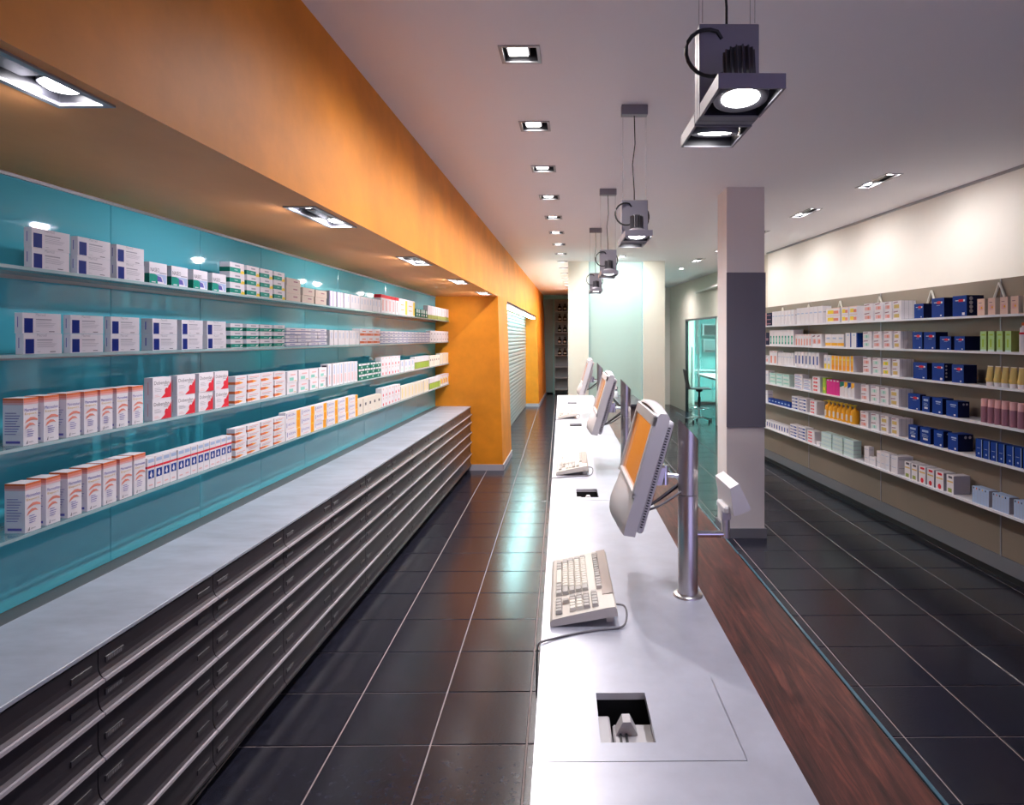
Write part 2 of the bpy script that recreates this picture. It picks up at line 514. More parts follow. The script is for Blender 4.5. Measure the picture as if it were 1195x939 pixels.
# column
mb = MB(); mb.box(1.341, 1.662, 5.58, 5.92, 0, CZ, COLPAINT)
colo = struct(mb, 'column', FW, 'square pale column between counter and shelf wall')
mb = MB(); mb.box(1.338, 1.668, 5.566, 5.58, 0.942, 2.254, GREYPANEL); part(mb, 'slate_panel', colo)
mb = MB(); mb.box(1.325, 1.678, 5.565, 5.935, 0, 0.082, SKIRT); part(mb, 'column_skirting', colo)

# rear partition with frosted glass
YP = 10.97
def px(p, Y): return (p - PPX) / FPX * Y
mb = MB(); mb.box(px(663, YP), px(687, YP), YP, YP + 0.3, 0, CZ, CREAM); struct(mb, 'wall_partition_pier', FW, 'cream pier left of the frosted glass')
mb = MB(); mb.box(px(751, YP), px(776, YP), YP, YP + 0.3, 0, CZ, CREAM); struct(mb, 'wall_partition_pier', FW, 'cream pier between frosted glass and rear room')
mb = MB(); mb.box(px(687, YP), px(751, YP), YP + 0.10, YP + 0.115, 0.0, CZ, FROST); fg = struct(mb, 'window_1', FW, 'tall frosted green glass pane')
mb = MB()
for p in (687.4, 750.6): mb.box(px(p, YP) - 0.012, px(p, YP) + 0.012, YP + 0.09, YP + 0.125, 0, CZ, GLASSEDGE)
part(mb, 'pane_edge', fg)
mb = MB(); mb.box(px(687, YP), px(751, YP), YP + 0.6, YP + 0.65, 0, CZ, WHITEWALL); struct(mb, 'wall_behind_glass', FW)
# corridor side and end walls
mb = MB(); mb.box(px(664.5, YP), px(664.5, YP) + 0.1, YP + 0.3, 20.2, 0, CZ, CREAM); struct(mb, 'wall_corridor', FW)
mb = MB(); mb.box(-2.4, 1.0, 20.2, 20.3, 0, CZ, TEALGREY); struct(mb, 'wall_end', FW)
mb = MB(); mb.box(1.3, 3.2, 16.75, 16.85, 0, CZ, WHITEWALL); struct(mb, 'wall_rear', FW, 'pale rear wall beyond the column')
mb = MB(); mb.box(-2.4, 0.2, 19.72, 19.8, 2.86, CZ, TEALW); struct(mb, 'trim_2', FW)
mb = MB(); mb.box(px(631.0, 19.8), px(646.0, 19.8), 19.86, 19.9, 0.05, 2.86, TEALGREY)
d1 = struct(mb, 'door_1', FW, 'grey teal door leaf at the end of the corridor')
mb = MB(); mb.box(px(645.6, 19.8), px(646.8, 19.8), 19.82, 19.9, 0.0, 2.86, TEALW); part(mb, 'door_frame', d1)
# wall with shop window behind the photographer
mb = MB(); mb.box(-2.4, 0.3, -2.2, -2.1, 0, CZ, CREAM); mb.box(3.6, 4.6, -2.2, -2.1, 0, CZ, CREAM)
mb.box(0.3, 3.6, -2.2, -2.1, 0, 0.3, CREAM); mb.box(0.3, 3.6, -2.2, -2.1, 2.7, CZ, CREAM)
struct(mb, 'wall_front', FW)
mb = MB(); mb.box(0.3, 3.6, -2.16, -2.15, 0.3, 2.7, SHOPGLASS); struct(mb, 'window_2', FW, 'shop window behind the viewpoint')

# laboratory beyond the glass door
labx0 = 2.62
for nm, bx in (('wall_laboratory_rear', (2.6, 4.6, 17.4, 17.5, 0, CZ)), ('wall_laboratory_side', (4.5, 4.6, 11.6, 17.4, 0, CZ)), ('wall_laboratory_front', (3.12, 4.5, 11.6, 11.7, 0, CZ))):
    mb = MB(); mb.box(*bx, TEALW); struct(mb, nm, FW, 'teal wall of the small laboratory behind the glass door')
mb = MB(); mb.box(2.75, 4.5, 11.7, 17.4, 2.663, 2.7, WHITEWALL); struct(mb, 'ceiling_laboratory', FW)
door = thing('door_2', 'tall glass door with steel frame into the teal laboratory', None, (*RL(3.80, 13.85), 0), FR)
door['kind'] = 'structure'
def dbar(Y, z0, z1, name, m=STEEL, w=3.815, r=0.03):
    x, y = RL(w, Y); mb = MB(); mb.box(x - r, x + r, y - r, y + r, z0, z1, m); part(mb, name, door)
dbar(15.1, 0, 2.12, 'door_jamb', BLACKPL); dbar(12.75, 0, 2.12, 'door_jamb')
dbar(14.15, 1.35, 2.12, 'door_post')
for Y in (13.95, 14.5): dbar(Y, 0.62, 1.5, 'pull_bar', STEEL, 3.775, 0.014)
mb = MB(); xa, ya = RL(3.815, 12.75); xb, yb = RL(3.815, 15.1)
mb.box(xa - 0.03, xa + 0.03, ya, yb, 2.08, 2.12, STEEL); part(mb, 'door_head', door)
mb = MB(); mb.box(xa - 0.005, xa + 0.005, ya + 0.03, (ya + yb) / 2 - 0.01, 0.01, 2.08, DOORGLASS); part(mb, 'door_pane', door)
mb = MB(); mb.box(xa - 0.005, xa + 0.005, (ya + yb) / 2 + 0.01, yb - 0.03, 0.01, 2.08, DOORGLASS); part(mb, 'door_pane', door)

# ------------------------------------------------------------------ left drawer cabinets, worktop, glass shelves
CF, CB = -1.377, -1.80                    # front and back of the cabinets (left frame)
PIT = 0.593
ROWB = [0.712, 0.615, 0.485, 0.361, 0.21, 0.07]
ROWT = [0.806] + ROWB[:-1]
def drawer_front(H):
    mb = MB()
    pr = [(0.0, H - 0.003), (0.0, 0.050), (0.002, 0.034), (0.007, 0.021), (0.014, 0.013), (0.014, 0.002), (-0.03, 0.002), (-0.03, H - 0.003)]
    return mb.prism(pr, 'y', -PIT / 2 + 0.0022, PIT / 2 - 0.0022, GUNMETAL, False)
def pull_strip():
    mb = MB()
    return mb.prism([(0.004, 0.013), (0.021, 0.0105), (0.023, 0.002), (0.008, 0.0)], 'y', -PIT / 2 + 0.002, PIT / 2 - 0.002, LIP)
def label_plate(yc, H, lit):
    mb = MB()
    z0 = min(0.056, H * 0.55)
    mb.rbox(-0.001, 0.0035, yc - 0.038, yc + 0.038, z0 - 0.009, z0 + 0.009, PLATE, 0.0012, 1)
    if lit:
        y = yc - 0.030
        while y < yc + 0.028:
            w = random.choice((0.004, 0.006, 0.003))
            mb.quad([(0.0037, y, z0 - 0.005), (0.0037, y + w, z0 - 0.005), (0.0037, y + w, z0 + 0.005), (0.0037, y, z0 + 0.005)], PLATETXT)
            y += w + 0.0025
    return mb
def make_cabinet():
    t = thing('drawer_cabinet', 'graphite metal pharmacy drawer cabinet under the pale grey worktop', 'drawer cabinet', (0, 0, 0), FL, 'graphite drawer cabinets along the turquoise wall')
    mb = MB(); mb.box(CB - CF, -0.028, -PIT / 2 + 0.0008, PIT / 2 - 0.0008, 0.066, 0.8092, BLACKPL); part(mb, 'body', t)
    mb = MB(); mb.box(CB - CF, -0.045, -PIT / 2 + 0.0008, PIT / 2 - 0.0008, 0, 0.07, DARK); part(mb, 'plinth', t)
    for zb, zt in zip(ROWB, ROWT):
        d = part(drawer_front(zt - zb), 'drawer', t); d.location = (0, 0, zb)
        if zb > 0.1: part(pull_strip(), 'pull_strip', d)
        part(label_plate(-PIT / 2 + 0.065, zt - zb, True), 'label_holder', d)
        part(label_plate(PIT / 2 - 0.065, zt - zb, False), 'label_holder', d)
    return t
cab = make_cabinet()
for k in range(13):
    c = cab if k == 0 else copy_tree(cab)
    c.location = FL.w(CF, 1.8645 + PIT * (k - 2 + 0.5), 0)
    c['label'] = 'graphite metal pharmacy drawer cabinet, %s from the orange pier' % ORDN[12 - k]
mb = MB(); mb.rbox(-1.80, CF + 0.006, 0.3, YE - 0.002, 0.809, WT, CONCRETE, 0.002, 1)
wt = thing('worktop', 'long pale grey worktop lying on the drawer cabinets', 'worktop', (-1.6, 4.3, 0.809), FL)
part(mb, 'slab', wt)
mb = MB(); mb.box(-1.83, -1.755, 0.3, YE - 0.002, 0.817, WT + 0.0015, mat('dark_grey_back_strip', (0.115, 0.11, 0.115), 0.4)); part(mb, 'wall_strip', wt)  # plain dark strip along the back of the worktop

SH_Z = [1.903, 1.640, 1.365, 1.102]
SV0, SV1, ST = -1.829, -1.654, 0.010
ORDL = ['top', 'second', 'third', 'lowest']
for i, z in enumerate(SH_Z):
    t = thing('glass_shelf', ORDL[i] + ' clear glass shelf on the turquoise wall', 'shelf', (-1.74, 4.8, z), FL, 'glass shelves on the turquoise wall')
    mb = MB()
    mb.quad([(SV0, 0.9, z + ST), (SV1, 0.9, z + ST), (SV1, YE, z + ST), (SV0, YE, z + ST)], GLASS)
    mb.quad([(SV0, 0.9, z), (SV0, YE, z), (SV1, YE, z), (SV1, 0.9, z)], GLASS)
    part(mb, 'pane', t)
    mb = MB(); mb.box(SV1 - 0.0005, SV1 + 0.0015, 0.9, YE, z, z + ST, GLASSEDGE); part(mb, 'polished_edge', t)
    mb = MB(); mb.box(SV0 - 0.001, SV0 + 0.010, 0.9, YE, z - 0.012, z, FRAME); part(mb, 'wall_rail', t)

# ------------------------------------------------------------------ right metal shelves
SR_W0 = 3.20
SR_Z = [1.856, 1.607, 1.368, 1.111, 0.861, 0.534]
ORDR = ['top', 'second', 'third', 'fourth', 'fifth', 'lowest']
xs0, ys0 = RL(SR_W0, 3.0); xs1, ys1 = RL(SR_W0, 9.75); xp = RL(PANW, 5)[0]
for i, z in enumerate(SR_Z):
    t = thing('metal_shelf', ORDR[i] + ' white metal shelf on the taupe wall panels', 'shelf', (xp, (ys0 + ys1) / 2, z), FR, 'white metal shelves on the taupe wall')
    cuts = [3.0, 4.90, 6.20, 9.75]
    for a, b in zip(cuts[:-1], cuts[1:]):
        ya, yb = RL(SR_W0, a)[1], RL(SR_W0, b)[1]
        mb = MB(); mb.box(xs0, xp + 0.002, ya + 0.001, yb - 0.001, z - 0.006, z, SHELFMETAL); mb.box(xs0 - 0.001, xs0 + 0.003, ya + 0.001, yb - 0.001, z - 0.016, z + 0.0005, SHELFMETAL)
        part(mb, 'shelf_board', t)
BR = mat('cream_bracket', (0.72, 0.70, 0.62), 0.5)
for bi, Y in enumerate((8.50, 7.73, 6.97, 6.20, 5.42, 4.65, 3.87)):
    x, y = RL(PANW, Y)
    t = thing('shelf_bracket', 'cream inverted V bracket on the taupe wall, %s from the column' % ORDN[bi], 'bracket', (x, y, SR_Z[0]), FR, 'inverted V brackets on the taupe wall')
    for s in (-1, 1):
        mb = MB(); mb.tube([(x - 0.012, y, PTOP - 0.03), (x - 0.012, y + s * 0.115, SR_Z[0])], 0.011, BR, 4); part(mb, 'strut', t)

# ------------------------------------------------------------------ products
TXT = {}
def text_geo(txt):
    if txt in TXT: return TXT[txt]
    cu = bpy.data.curves.new('lettering', 'FONT')
    cu.body = txt; cu.resolution_u = 2
    ob = bpy.data.objects.new('lettering', cu); COL.objects.link(ob)
    dg = bpy.context.evaluated_depsgraph_get(); dg.update()
    me = ob.evaluated_get(dg).to_mesh()
    v = [p.co[:] for p in me.vertices]; f = [list(p.vertices) for p in me.polygons]
    x0 = min(p[0] for p in v); x1 = max(p[0] for p in v); y0 = min(p[1] for p in v); y1 = max(p[1] for p in v)
    v = [((p[0] - x0) / (x1 - x0), (p[1] - y0) / (y1 - y0)) for p in v]
    ob.evaluated_get(dg).to_mesh_clear()
    bpy.data.objects.remove(ob); bpy.data.curves.remove(cu)
    TXT[txt] = (v, f)
    return TXT[txt]

def lines(u0, v0, u1, n, dv, c='grey', t=0.018):
    return [('r', u0, u0 + (u1 - u0) * (0.75 + 0.25 * ((k * 7) % 4) / 3), v0 - k * dv, v0 - k * dv + t, c) for k in range(n)]
# each design: body colour, front print, end print and shade  (unit coordinates, u along the front, v up)
D = {}
D['bigblue'] = ('white', [('r', .04, .26, .03, .74, 'blue'), ('t', 'Macrocil', .33, .86, .14, 'grey', .25), ('r', .33, .74, .66, .72, 'grey')] + lines(.33, .56, .85, 4, .075) + lines(.33, .10, .45, 1, .1) + lines(.66, .08, .86, 1, .1, 'dgrey', .035), [('r', .35, .45, .3, .8, 'violet')])
D['naseo'] = ('white', [('r', 0, .46, 0, .46, 'green'), ('p', [(.46, .0), (.46, .40), (.62, .36), (.72, 0)], 'white'), ('p', [(.44, .12), (.44, .38), (.66, .33), (.74, .10)], 'violet'), ('p', [(.46, .38), (.28, .46), (.95, .46), (.95, .06), (.82, .05), (.7, .36)], 'lblue'), ('t', 'NASEO', .05, .55, .2, 'dgrey', .5), ('r', .55, .95, .5, .56, 'grey')] + lines(.1, .05, .4, 1, .1, 'white', .04), [('r', 0, 1, 0, .47, 'dgreen')])
D['greenstack'] = ('white', [('r', 0, .74, .08, .52, 'green'), ('p', [(.70, .02), (.82, .34), (1, .28), (1, .02)], 'yellow'), ('r', .34, .68, .66, .82, 'grey')] + lines(.3, .26, .6, 1, .1, 'teal', .1), [('r', 0, 1, .08, .52, 'dgreen')])
D['greenstack2'] = ('white', [('r', 0, 1, .08, .52, 'green'), ('r', .34, .78, .68, .84, 'grey'), ('r', .3, .62, .24, .34, 'teal'), ('p', [(.72, .14), (.78, .3), (.96, .4), (.9, .2)], 'white')], [('r', 0, 1, .08, .52, 'dgreen')])
D['greystack'] = ('beige', [('r', .48, .78, .52, .68, 'plum'), ('r', .1, .9, .14, .17, 'pink')], [])
D['spine'] = ('white', [('r', 0, .16, 0, 1, 'violet'), ('r', .45, .62, .1, .9, 'white')], [('r', .1, .9, .05, .95, 'grey')])
D['plainw'] = ('white', [('r', .4, .58, .45, .85, 'lblue')], [])
D['redtop'] = ('white', [('r', 0, 1, .82, 1, 'red'), ('r', .3, .7, .12, .72, 'pink')], [('r', 0, 1, .82, 1, 'red')])
D['whiteyellow'] = ('white', [('r', .76, 1, .06, .92, 'yellow'), ('r', .2, .6, .6, .66, 'gold'), ('r', .2, .6, .3, .36, 'gold')], [])
D['smallgreen'] = ('dgreen', [('r', .1, .9, .55, .95, 'mint'), ('r', .3, .7, .2, .4, 'white')], [])
D['whiteolive'] = ('white', [('r', 0, 1, 0, .3, 'olive'), ('r', .45, .55, .35, .9, 'grey')], [('r', 0, 1, 0, .3, 'olive')])
D['bluelines'] = ('white', [('r', 0, 1, .02, .2, 'royal'), ('r', .3, .75, .5, .66, 'violet')], [('r', 0, 1, .02, .2, 'royal')])
D['blacktick'] = ('white', [('r', .40, .56, .3, .62, 'dgrey')], [])
D['orangeband'] = ('white', [('r', 0, 1, .10, .42, 'salmon'), ('r', 0, .55, .14, .38, 'rust'), ('r', .3, .8, .6, .72, 'rust')], [])
D['macro'] = ('white', [('r', 0, 1, .955, 1, 'rust'), ('r', 0, 1, .90, .955, 'salmon'), ('r', 0, 1, .86, .90, 'pink'), ('t', 'Macrosolvan', .06, .715, .065, 'violet', .88), ('t', 'Export', .08, .63, .06, 'gold', .80),
                       ('p', [(.08, .47), (.2, .53), (.45, .585), (.7, .58), (.95, .54), (.95, .50), (.7, .525), (.5, .525), (.3, .50)], 'salmon'), ('p', [(.08, .34), (.18, .42), (.4, .47), (.62, .46), (.8, .40), (.6, .42), (.4, .41), (.22, .37)], 'salmon')] + lines(.22, .32, .68, 4, .045, 'violet', .012) + [('p', [(.16, .03), (.22, .10), (.25, .10), (.23, .03)], 'dgrey'), ('r', .32, .62, .06, .075, 'grey')],
              [('r', 0, 1, .955, 1, 'rust'), ('r', 0, 1, .90, .955, 'salmon'), ('r', 0, 1, .86, .90, 'pink'), ('r', .15, .85, .05, .10, 'violet')] + lines(.12, .68, .85, 9, .055, 'violet', .012))
D['dobendan'] = ('white', [('t', 'Dobendan', .07, .66, .17, 'dgrey', .82), ('t', 'Direkt', .6, .57, .07, 'dgrey', .26), ('p', [(.42, .01), (.62, .18), (.78, .40), (.84, .55), (.90, .62), (1.0, .80), (1.0, .01)], 'red'), ('c', .74, .33, .15, 'red')] + lines(.08, .48, .46, 3, .07, 'grey', .02) + lines(.08, .16, .36, 2, .07, 'pink', .02), [('r', .4, .5, .2, .8, 'pink')])
D['rustband'] = ('white', [('p', [(0, .10), (0, .40), (.35, .42), (.62, .26), (.35, .12)], 'rust'), ('p', [(.35, .12), (.35, .42), (.72, .26)], 'orange'), ('r', .1, .85, .74, .80, 'salmon'), ('r', .1, .7, .58, .64, 'grey')], [('r', 0, 1, .12, .40, 'rust')])
D['tealmark'] = ('white', [('r', .2, .62, .16, .44, 'teal'), ('r', .3, .8, .62, .74, 'pink'), ('r', .68, .9, .1, .16, 'tan')], [('r', .3, .5, .3, .8, 'violet')])
D['narrow'] = ('white', [('r', .30, .56, .52, .94, 'lblue'), ('r', .3, .56, .08, .5, 'pink'), ('r', .88, .97, 0, 1, 'grey')], [('r', .2, .8, .05, .95, 'dgrey')])
D['greendots'] = ('dgreen', [('r', .0, 1, .66, 1, 'white'), ('r', .42, .62, .2, .5, 'mint'), ('r', .3, .6, .76, .9, 'grey')], [])
D['reddot'] = ('white', [('c', .5, .22, .17, 'red'), ('c', .5, .86, .10, 'salmon')], [])
D['minttube'] = ('white', [('r', .2, .8, .1, .35, 'mint'), ('r', .3, .6, .5, .9, 'lblue')], [])
D['limebottom'] = ('white', [('r', 0, 1, .03, .58, 'olive'), ('r', .1, .8, .1, .5, 'lime')], [('r', 0, 1, .03, .58, 'olive')])
D['creamyellow'] = ('cream', [('r', .3, .44, .15, .85, 'yellow'), ('r', .6, .7, .3, .6, 'peach')], [('r', .2, .6, .1, .6, 'olive')])
D['star'] = ('white', [('r', 0, 1, .66, .73, 'red'), ('r', .1, .9, .84, .95, 'lblue'), ('r', .12, .9, .33, .60, 'royal'), ('p', [(.5, .58), (.66, .45), (.56, .35), (.30, .42)], 'white'), ('r', .2, .7, .1, .14, 'pink')], [('r', 0, 1, .66, .73, 'red'), ('r', .3, .7, .25, .52, 'grey'), ('r', .2, .8, .82, .92, 'violet')])
D['orangeedge'] = ('white', [('r', .72, .98, 0, 1, 'amber'), ('r', .78, .92, .15, .85, 'orange'), ('t', 'ASON', .15, .52, .24, 'violet', .46), ('r', .06, .09, .35, .85, 'violet'), ('r', .15, .55, .16, .22, 'pink')], [])
D['blackleaf'] = ('cream', [('r', .3, .62, .52, .70, 'dgrey'), ('r', .3, .62, .15, .2, 'peach')], [])
# right wall; whole ends in navy, beige, olive and grey are painted shade
D['navypink'] = ('navy', [('r', 0, .2, 0, 1, 'pink'), ('r', .25, .9, .35, .55, 'plum')], [])
D['pw'] = ('white', [('r', .1, .8, .62, .68, 'lblue')], [('r', .1, .9, .62, .68, 'grey')])
D['orangew'] = ('white', [('r', .12, .55, .2, .7, 'yellow'), ('r', .55, .9, .2, .6, 'salmon'), ('r', 0, 1, .9, 1, 'peach')], [])
D['pinkflower'] = ('white', [('r', .1, .75, .2, .6, 'pink'), ('p', [(.05, .75), (.6, .82), (.6, .92), (.05, .86)], 'plum'), ('c', .5, .4, .18, 'salmon')], [('r', .2, .22, 0, 1, 'grey'), ('r', .5, .52, 0, 1, 'grey'), ('r', .8, .82, 0, 1, 'grey')])
D['tanflower'] = ('white', [('r', .1, .75, .2, .6, 'tan'), ('p', [(.05, .75), (.6, .82), (.6, .92), (.05, .86)], 'plum'), ('c', .45, .4, .18, 'gold')], [('r', .2, .22, 0, 1, 'grey'), ('r', .5, .52, 0, 1, 'grey'), ('r', .8, .82, 0, 1, 'grey')])
D['mintflower'] = ('white', [('r', .1, .75, .2, .6, 'mint'), ('p', [(.05, .75), (.6, .82), (.6, .92), (.05, .86)], 'plum'), ('c', .45, .4, .18, 'teal')], [('r', .2, .22, 0, 1, 'grey'), ('r', .5, .52, 0, 1, 'grey'), ('r', .8, .82, 0, 1, 'grey')])
D['limeflower'] = ('white', [('r', .1, .75, .2, .6, 'yellow'), ('p', [(.05, .75), (.6, .82), (.6, .92), (.05, .86)], 'plum'), ('c', .45, .4, .18, 'lime')], [('r', .2, .22, 0, 1, 'grey'), ('r', .5, .52, 0, 1, 'grey'), ('r', .8, .82, 0, 1, 'grey')])
D['bluelogo'] = ('royal', [('r', .42, .78, .70, .82, 'red'), ('c', .60, .76, .09, 'red'), ('r', .76, .88, .71, .81, 'white'), ('r', .2, .42, .75, .78, 'white'), ('r', .70, .82, .06, .13, 'white'), ('r', .4, .7, .6, .62, 'lblue')], [('r', 0, 1, 0, 1, 'navy')])
D['bluelogo2'] = ('royal', [('r', .42, .78, .70, .82, 'red'), ('r', .76, .88, .71, .81, 'white'), ('r', .2, .42, .75, .78, 'white'), ('r', .68, .86, .06, .18, 'white')], [('r', 0, 1, 0, 1, 'navy'), ('c', .25, .85, .11, 'grey'), ('c', .25, .65, .11, 'grey'), ('c', .25, .45, .11, 'grey'), ('c', .25, .25, .11, 'grey')])
D['bluedark'] = ('royal', [('r', .35, .85, .72, .80, 'lblue'), ('r', .4, .8, .62, .66, 'lblue'), ('r', .66, .82, .08, .18, 'white')], [('r', 0, 1, 0, 1, 'navy'), ('c', .5, .82, .09, 'grey'), ('c', .78, .82, .09, 'grey')])
D['bluetext'] = ('royal', [('r', .2, .8, .7, .84, 'lblue'), ('r', .3, .75, .2, .32, 'white')] + lines(.2, .55, .8, 3, .08, 'lblue', .03), [('r', 0, 1, 0, 1, 'navy')])
D['peachbox'] = ('peach', [('r', .2, .75, .3, .6, 'pink'), ('c', .6, .45, .12, 'amber'), ('r', .2, .6, .72, .76, 'plum')], [('r', 0, 1, 0, 1, 'beige')])
D['greenstripe'] = ('white', [('r', .25, .75, .08, .62, 'green'), ('r', .3, .7, .2, .5, 'teal')], [])
D['redstripe'] = ('white', [('r', .25, .7, .06, .62, 'salmon'), ('r', .1, .9, .9, .96, 'pink')], [])
D['yellowfoot'] = ('white', [('r', 0, 1, .08, .32, 'amber'), ('r', .2, .8, .62, .74, 'lblue')], [])
D['bluetall'] = ('white', [('r', .84, 1, .0, 1, 'royal'), ('r', .3, .6, .8, .9, 'lblue')], [('r', 0, 1, 0, 1, 'royal')])
D['greenbox'] = ('pgreen', [('r', .2, .8, .78, .86, 'lime'), ('r', .3, .6, .2, .6, 'lime'), ('r', 0, 1, 0, .08, 'mint')], [('r', 0, 1, 0, 1, 'olive')])
D['orangebox'] = ('white', [('r', .08, .92, .0, 1, 'amber'), ('r', .2, .8, .1, .35, 'orange'), ('r', .2, .8, .7, .8, 'yellow')], [])
D['whiteyel'] = ('white', [('r', .1, .8, .05, .4, 'yellow'), ('r', .2, .6, .6, .8, 'lblue')], [])
D['magenta'] = ('magenta', [('r', .2, .8, .9, .98, 'white')], [('r', .2, .8, .1, .9, 'magenta')])
D['limebox'] = ('lime', [('r', .2, .8, .2, .4, 'yellow')], [])
D['multi'] = ('white', [('p', [(0, .6), (0, 1), (1, 1), (1, .75)], 'amber')], [])
D['multib'] = ('white', [('p', [(0, .6), (0, 1), (1, 1), (1, .75)], 'royal')], [])
D['multig'] = ('white', [('p', [(0, .6), (0, 1), (1, 1), (1, .75)], 'dgreen')], [])
D['mintpack'] = ('mint', [('r', .1, .9, .55, .85, 'teal'), ('r', .1, .6, .2, .3, 'white')], [])
D['bluepack'] = ('white', [('r', .05, .9, .1, .4, 'lblue'), ('r', .1, .7, .6, .75, 'violet')], [])
D['bluepack2'] = ('white', [('r', .05, .9, .15, .6, 'royal'), ('r', .15, .6, .3, .45, 'white')], [])
D['redpack'] = ('white', [('r', .15, .65, .2, .7, 'red'), ('r', .25, .5, .35, .55, 'pink')], [])
D['bluejar'] = ('royal', [('r', .2, .8, .4, .6, 'lblue')], [])
D['bluetube'] = ('white', [('r', .3, .7, .2, .75, 'royal')], [])
D['palegreen'] = ('mint', [('r', 0, 1, .8, .9, 'lblue'), ('r', .1, .8, .3, .4, 'white')], [('r', 0, 1, .85, .95, 'grey')])
D['tearbox'] = ('white', [('r', .25, .8, .82, .95, 'red'), ('r', .1, .9, .60, .68, 'gold'), ('c', .5, .18, .22, 'red')], [('r', 0, 1, 0, 1, 'grey')])
D['leafbox'] = ('white', [('r', .25, .8, .82, .95, 'dgrey'), ('r', .1, .9, .60, .68, 'gold'), ('r', .2, .75, .06, .28, 'olive')], [('r', 0, 1, 0, 1, 'grey')])
D['tray'] = ('lblue', [('r', .06 + .18 * k, .12 + .18 * k, .86, .97, c) for k, c in enumerate(['navy', 'rust', 'navy', 'gold', 'navy'])] + [('r', .16 + .18 * k, .17 + .18 * k, .0, .84, 'grey') for k in range(5)], [('r', 0, 1, 0, 1, 'grey')])
D['bluenarrow'] = ('royal', [('r', .9, 1, 0, 1, 'lblue'), ('c', .5, .22, .12, 'lblue'), ('r', .2, .7, .5, .52, 'lblue')], [('r', 0, 1, 0, 1, 'navy')])

BOXM = {}
def stamp(mb, ops, P, w, h, e):
    """flat print on a face: P(a, b, e) maps metres along the face to a point"""
    for k, op in enumerate(ops):
        ee = e + 0.00018 * k
        if op[0] == 'r':
            _, u0, u1, v0, v1, c = op
            mb.quad([P(u0 * w, v0 * h, ee), P(u1 * w, v0 * h, ee), P(u1 * w, v1 * h, ee), P(u0 * w, v1 * h, ee)], pm(c))
        elif op[0] == 'p':
            mb.quad([P(u * w, v * h, ee) for u, v in op[1]], pm(op[2]))
        elif op[0] == 'c':
            _, u, v, r, c = op
            mb.quad([P(u * w + r * min(w, h) * math.cos(a * math.pi / 5), v * h + r * min(w, h) * math.sin(a * math.pi / 5), ee) for a in range(10)], pm(c))
        elif op[0] == 't':
            _, t, u, v, s, c, mw = op
            vv, ff = text_geo(t)
            mb.add([P((u + p[0] * mw) * w, (v + p[1] * s) * h, ee) for p in vv], ff, pm(c))
def carton_mesh(design, w, h, d):
    key = (design, round(w, 3), round(h, 3), round(d, 3))
    if key in BOXM: return BOXM[key]
    body, fr, en = D[design]
    mb = MB()
    mb.box(-d, 0, -w / 2, w / 2, 0, h, pm(body))
    stamp(mb, fr, lambda a, b, e: (e, -w / 2 + a, b), w, h, 0.0003)
    if en:
        stamp(mb, en, lambda a, b, e: (-d + a, -w / 2 - e, b), d, h, 0.0003)
        stamp(mb, en, lambda a, b, e: (-a, w / 2 + e, b), d, h, 0.0003)
    BOXM[key] = mb.mesh(design)
    return BOXM[key]

def lotion_mesh(w, h):          # pump bottle
    r = w * 0.46
    mb = MB()
    mb.lathe([(r, 0), (r, h * 0.62), (r * 0.85, h * 0.70), (r * 0.35, h * 0.76), (r * 0.32, h * 0.84), (0.001, h * 0.85)], (-r, 0, 0), pm('amber'), 12)
    mb.lathe([(r * 0.2, h * 0.82), (r * 0.2, h * 0.95), (r * 0.5, h * 0.96), (r * 0.5, h), (0.001, h)], (-r, 0, 0), pm('yellow'), 8)
    mb.box(-r, r * 0.5, -r * 0.15, r * 0.15, h * 0.955, h * 0.985, pm('yellow'))
    mb.quad([(0.0008, -r * 0.5, h * .12), (0.0008, r * 0.5, h * .12), (0.0008, r * 0.5, h * .45), (0.0008, -r * 0.5, h * .45)], pm('cream'))
    return mb.mesh('lotion_bottle')
def can_mesh(w, h):             # slim spray bottle with clear cap
    r = w * 0.46
    mb = MB()
    mb.lathe([(r, 0), (r, h * 0.66), (r * 0.98, h * 0.67)], (-r, 0, 0), pm('plum'), 14)
    mb.lathe([(r * 0.96, h * 0.67), (r * 0.96, h * 0.97), (r * 0.8, h), (0.001, h)], (-r, 0, 0), pm('pink'), 14)
    return mb.mesh('spray_bottle')
def ring_mesh(w, h):            # white bottle with red ring
    r = w * 0.46
    mb = MB()
    mb.lathe([(r, 0), (r, h * 0.6), (r * 0.98, h * 0.66)], (-r, 0, 0), pm('white'), 14)
    mb.lathe([(r * 1.02, h * 0.60), (r * 1.02, h * 0.67)], (-r, 0, 0), pm('red'), 14)
    mb.lathe([(r * 0.9, h * 0.67), (r * 0.86, h * 0.82), (r * 0.5, h * 0.86), (r * 0.5, h * 0.92)], (-r, 0, 0), pm('white'), 14)
    mb.lathe([(r * 0.55, h * 0.9), (r * 0.55, h), (0.001, h)], (-r, 0, 0), pm('rust'), 12)
    return mb.mesh('ring_bottle')
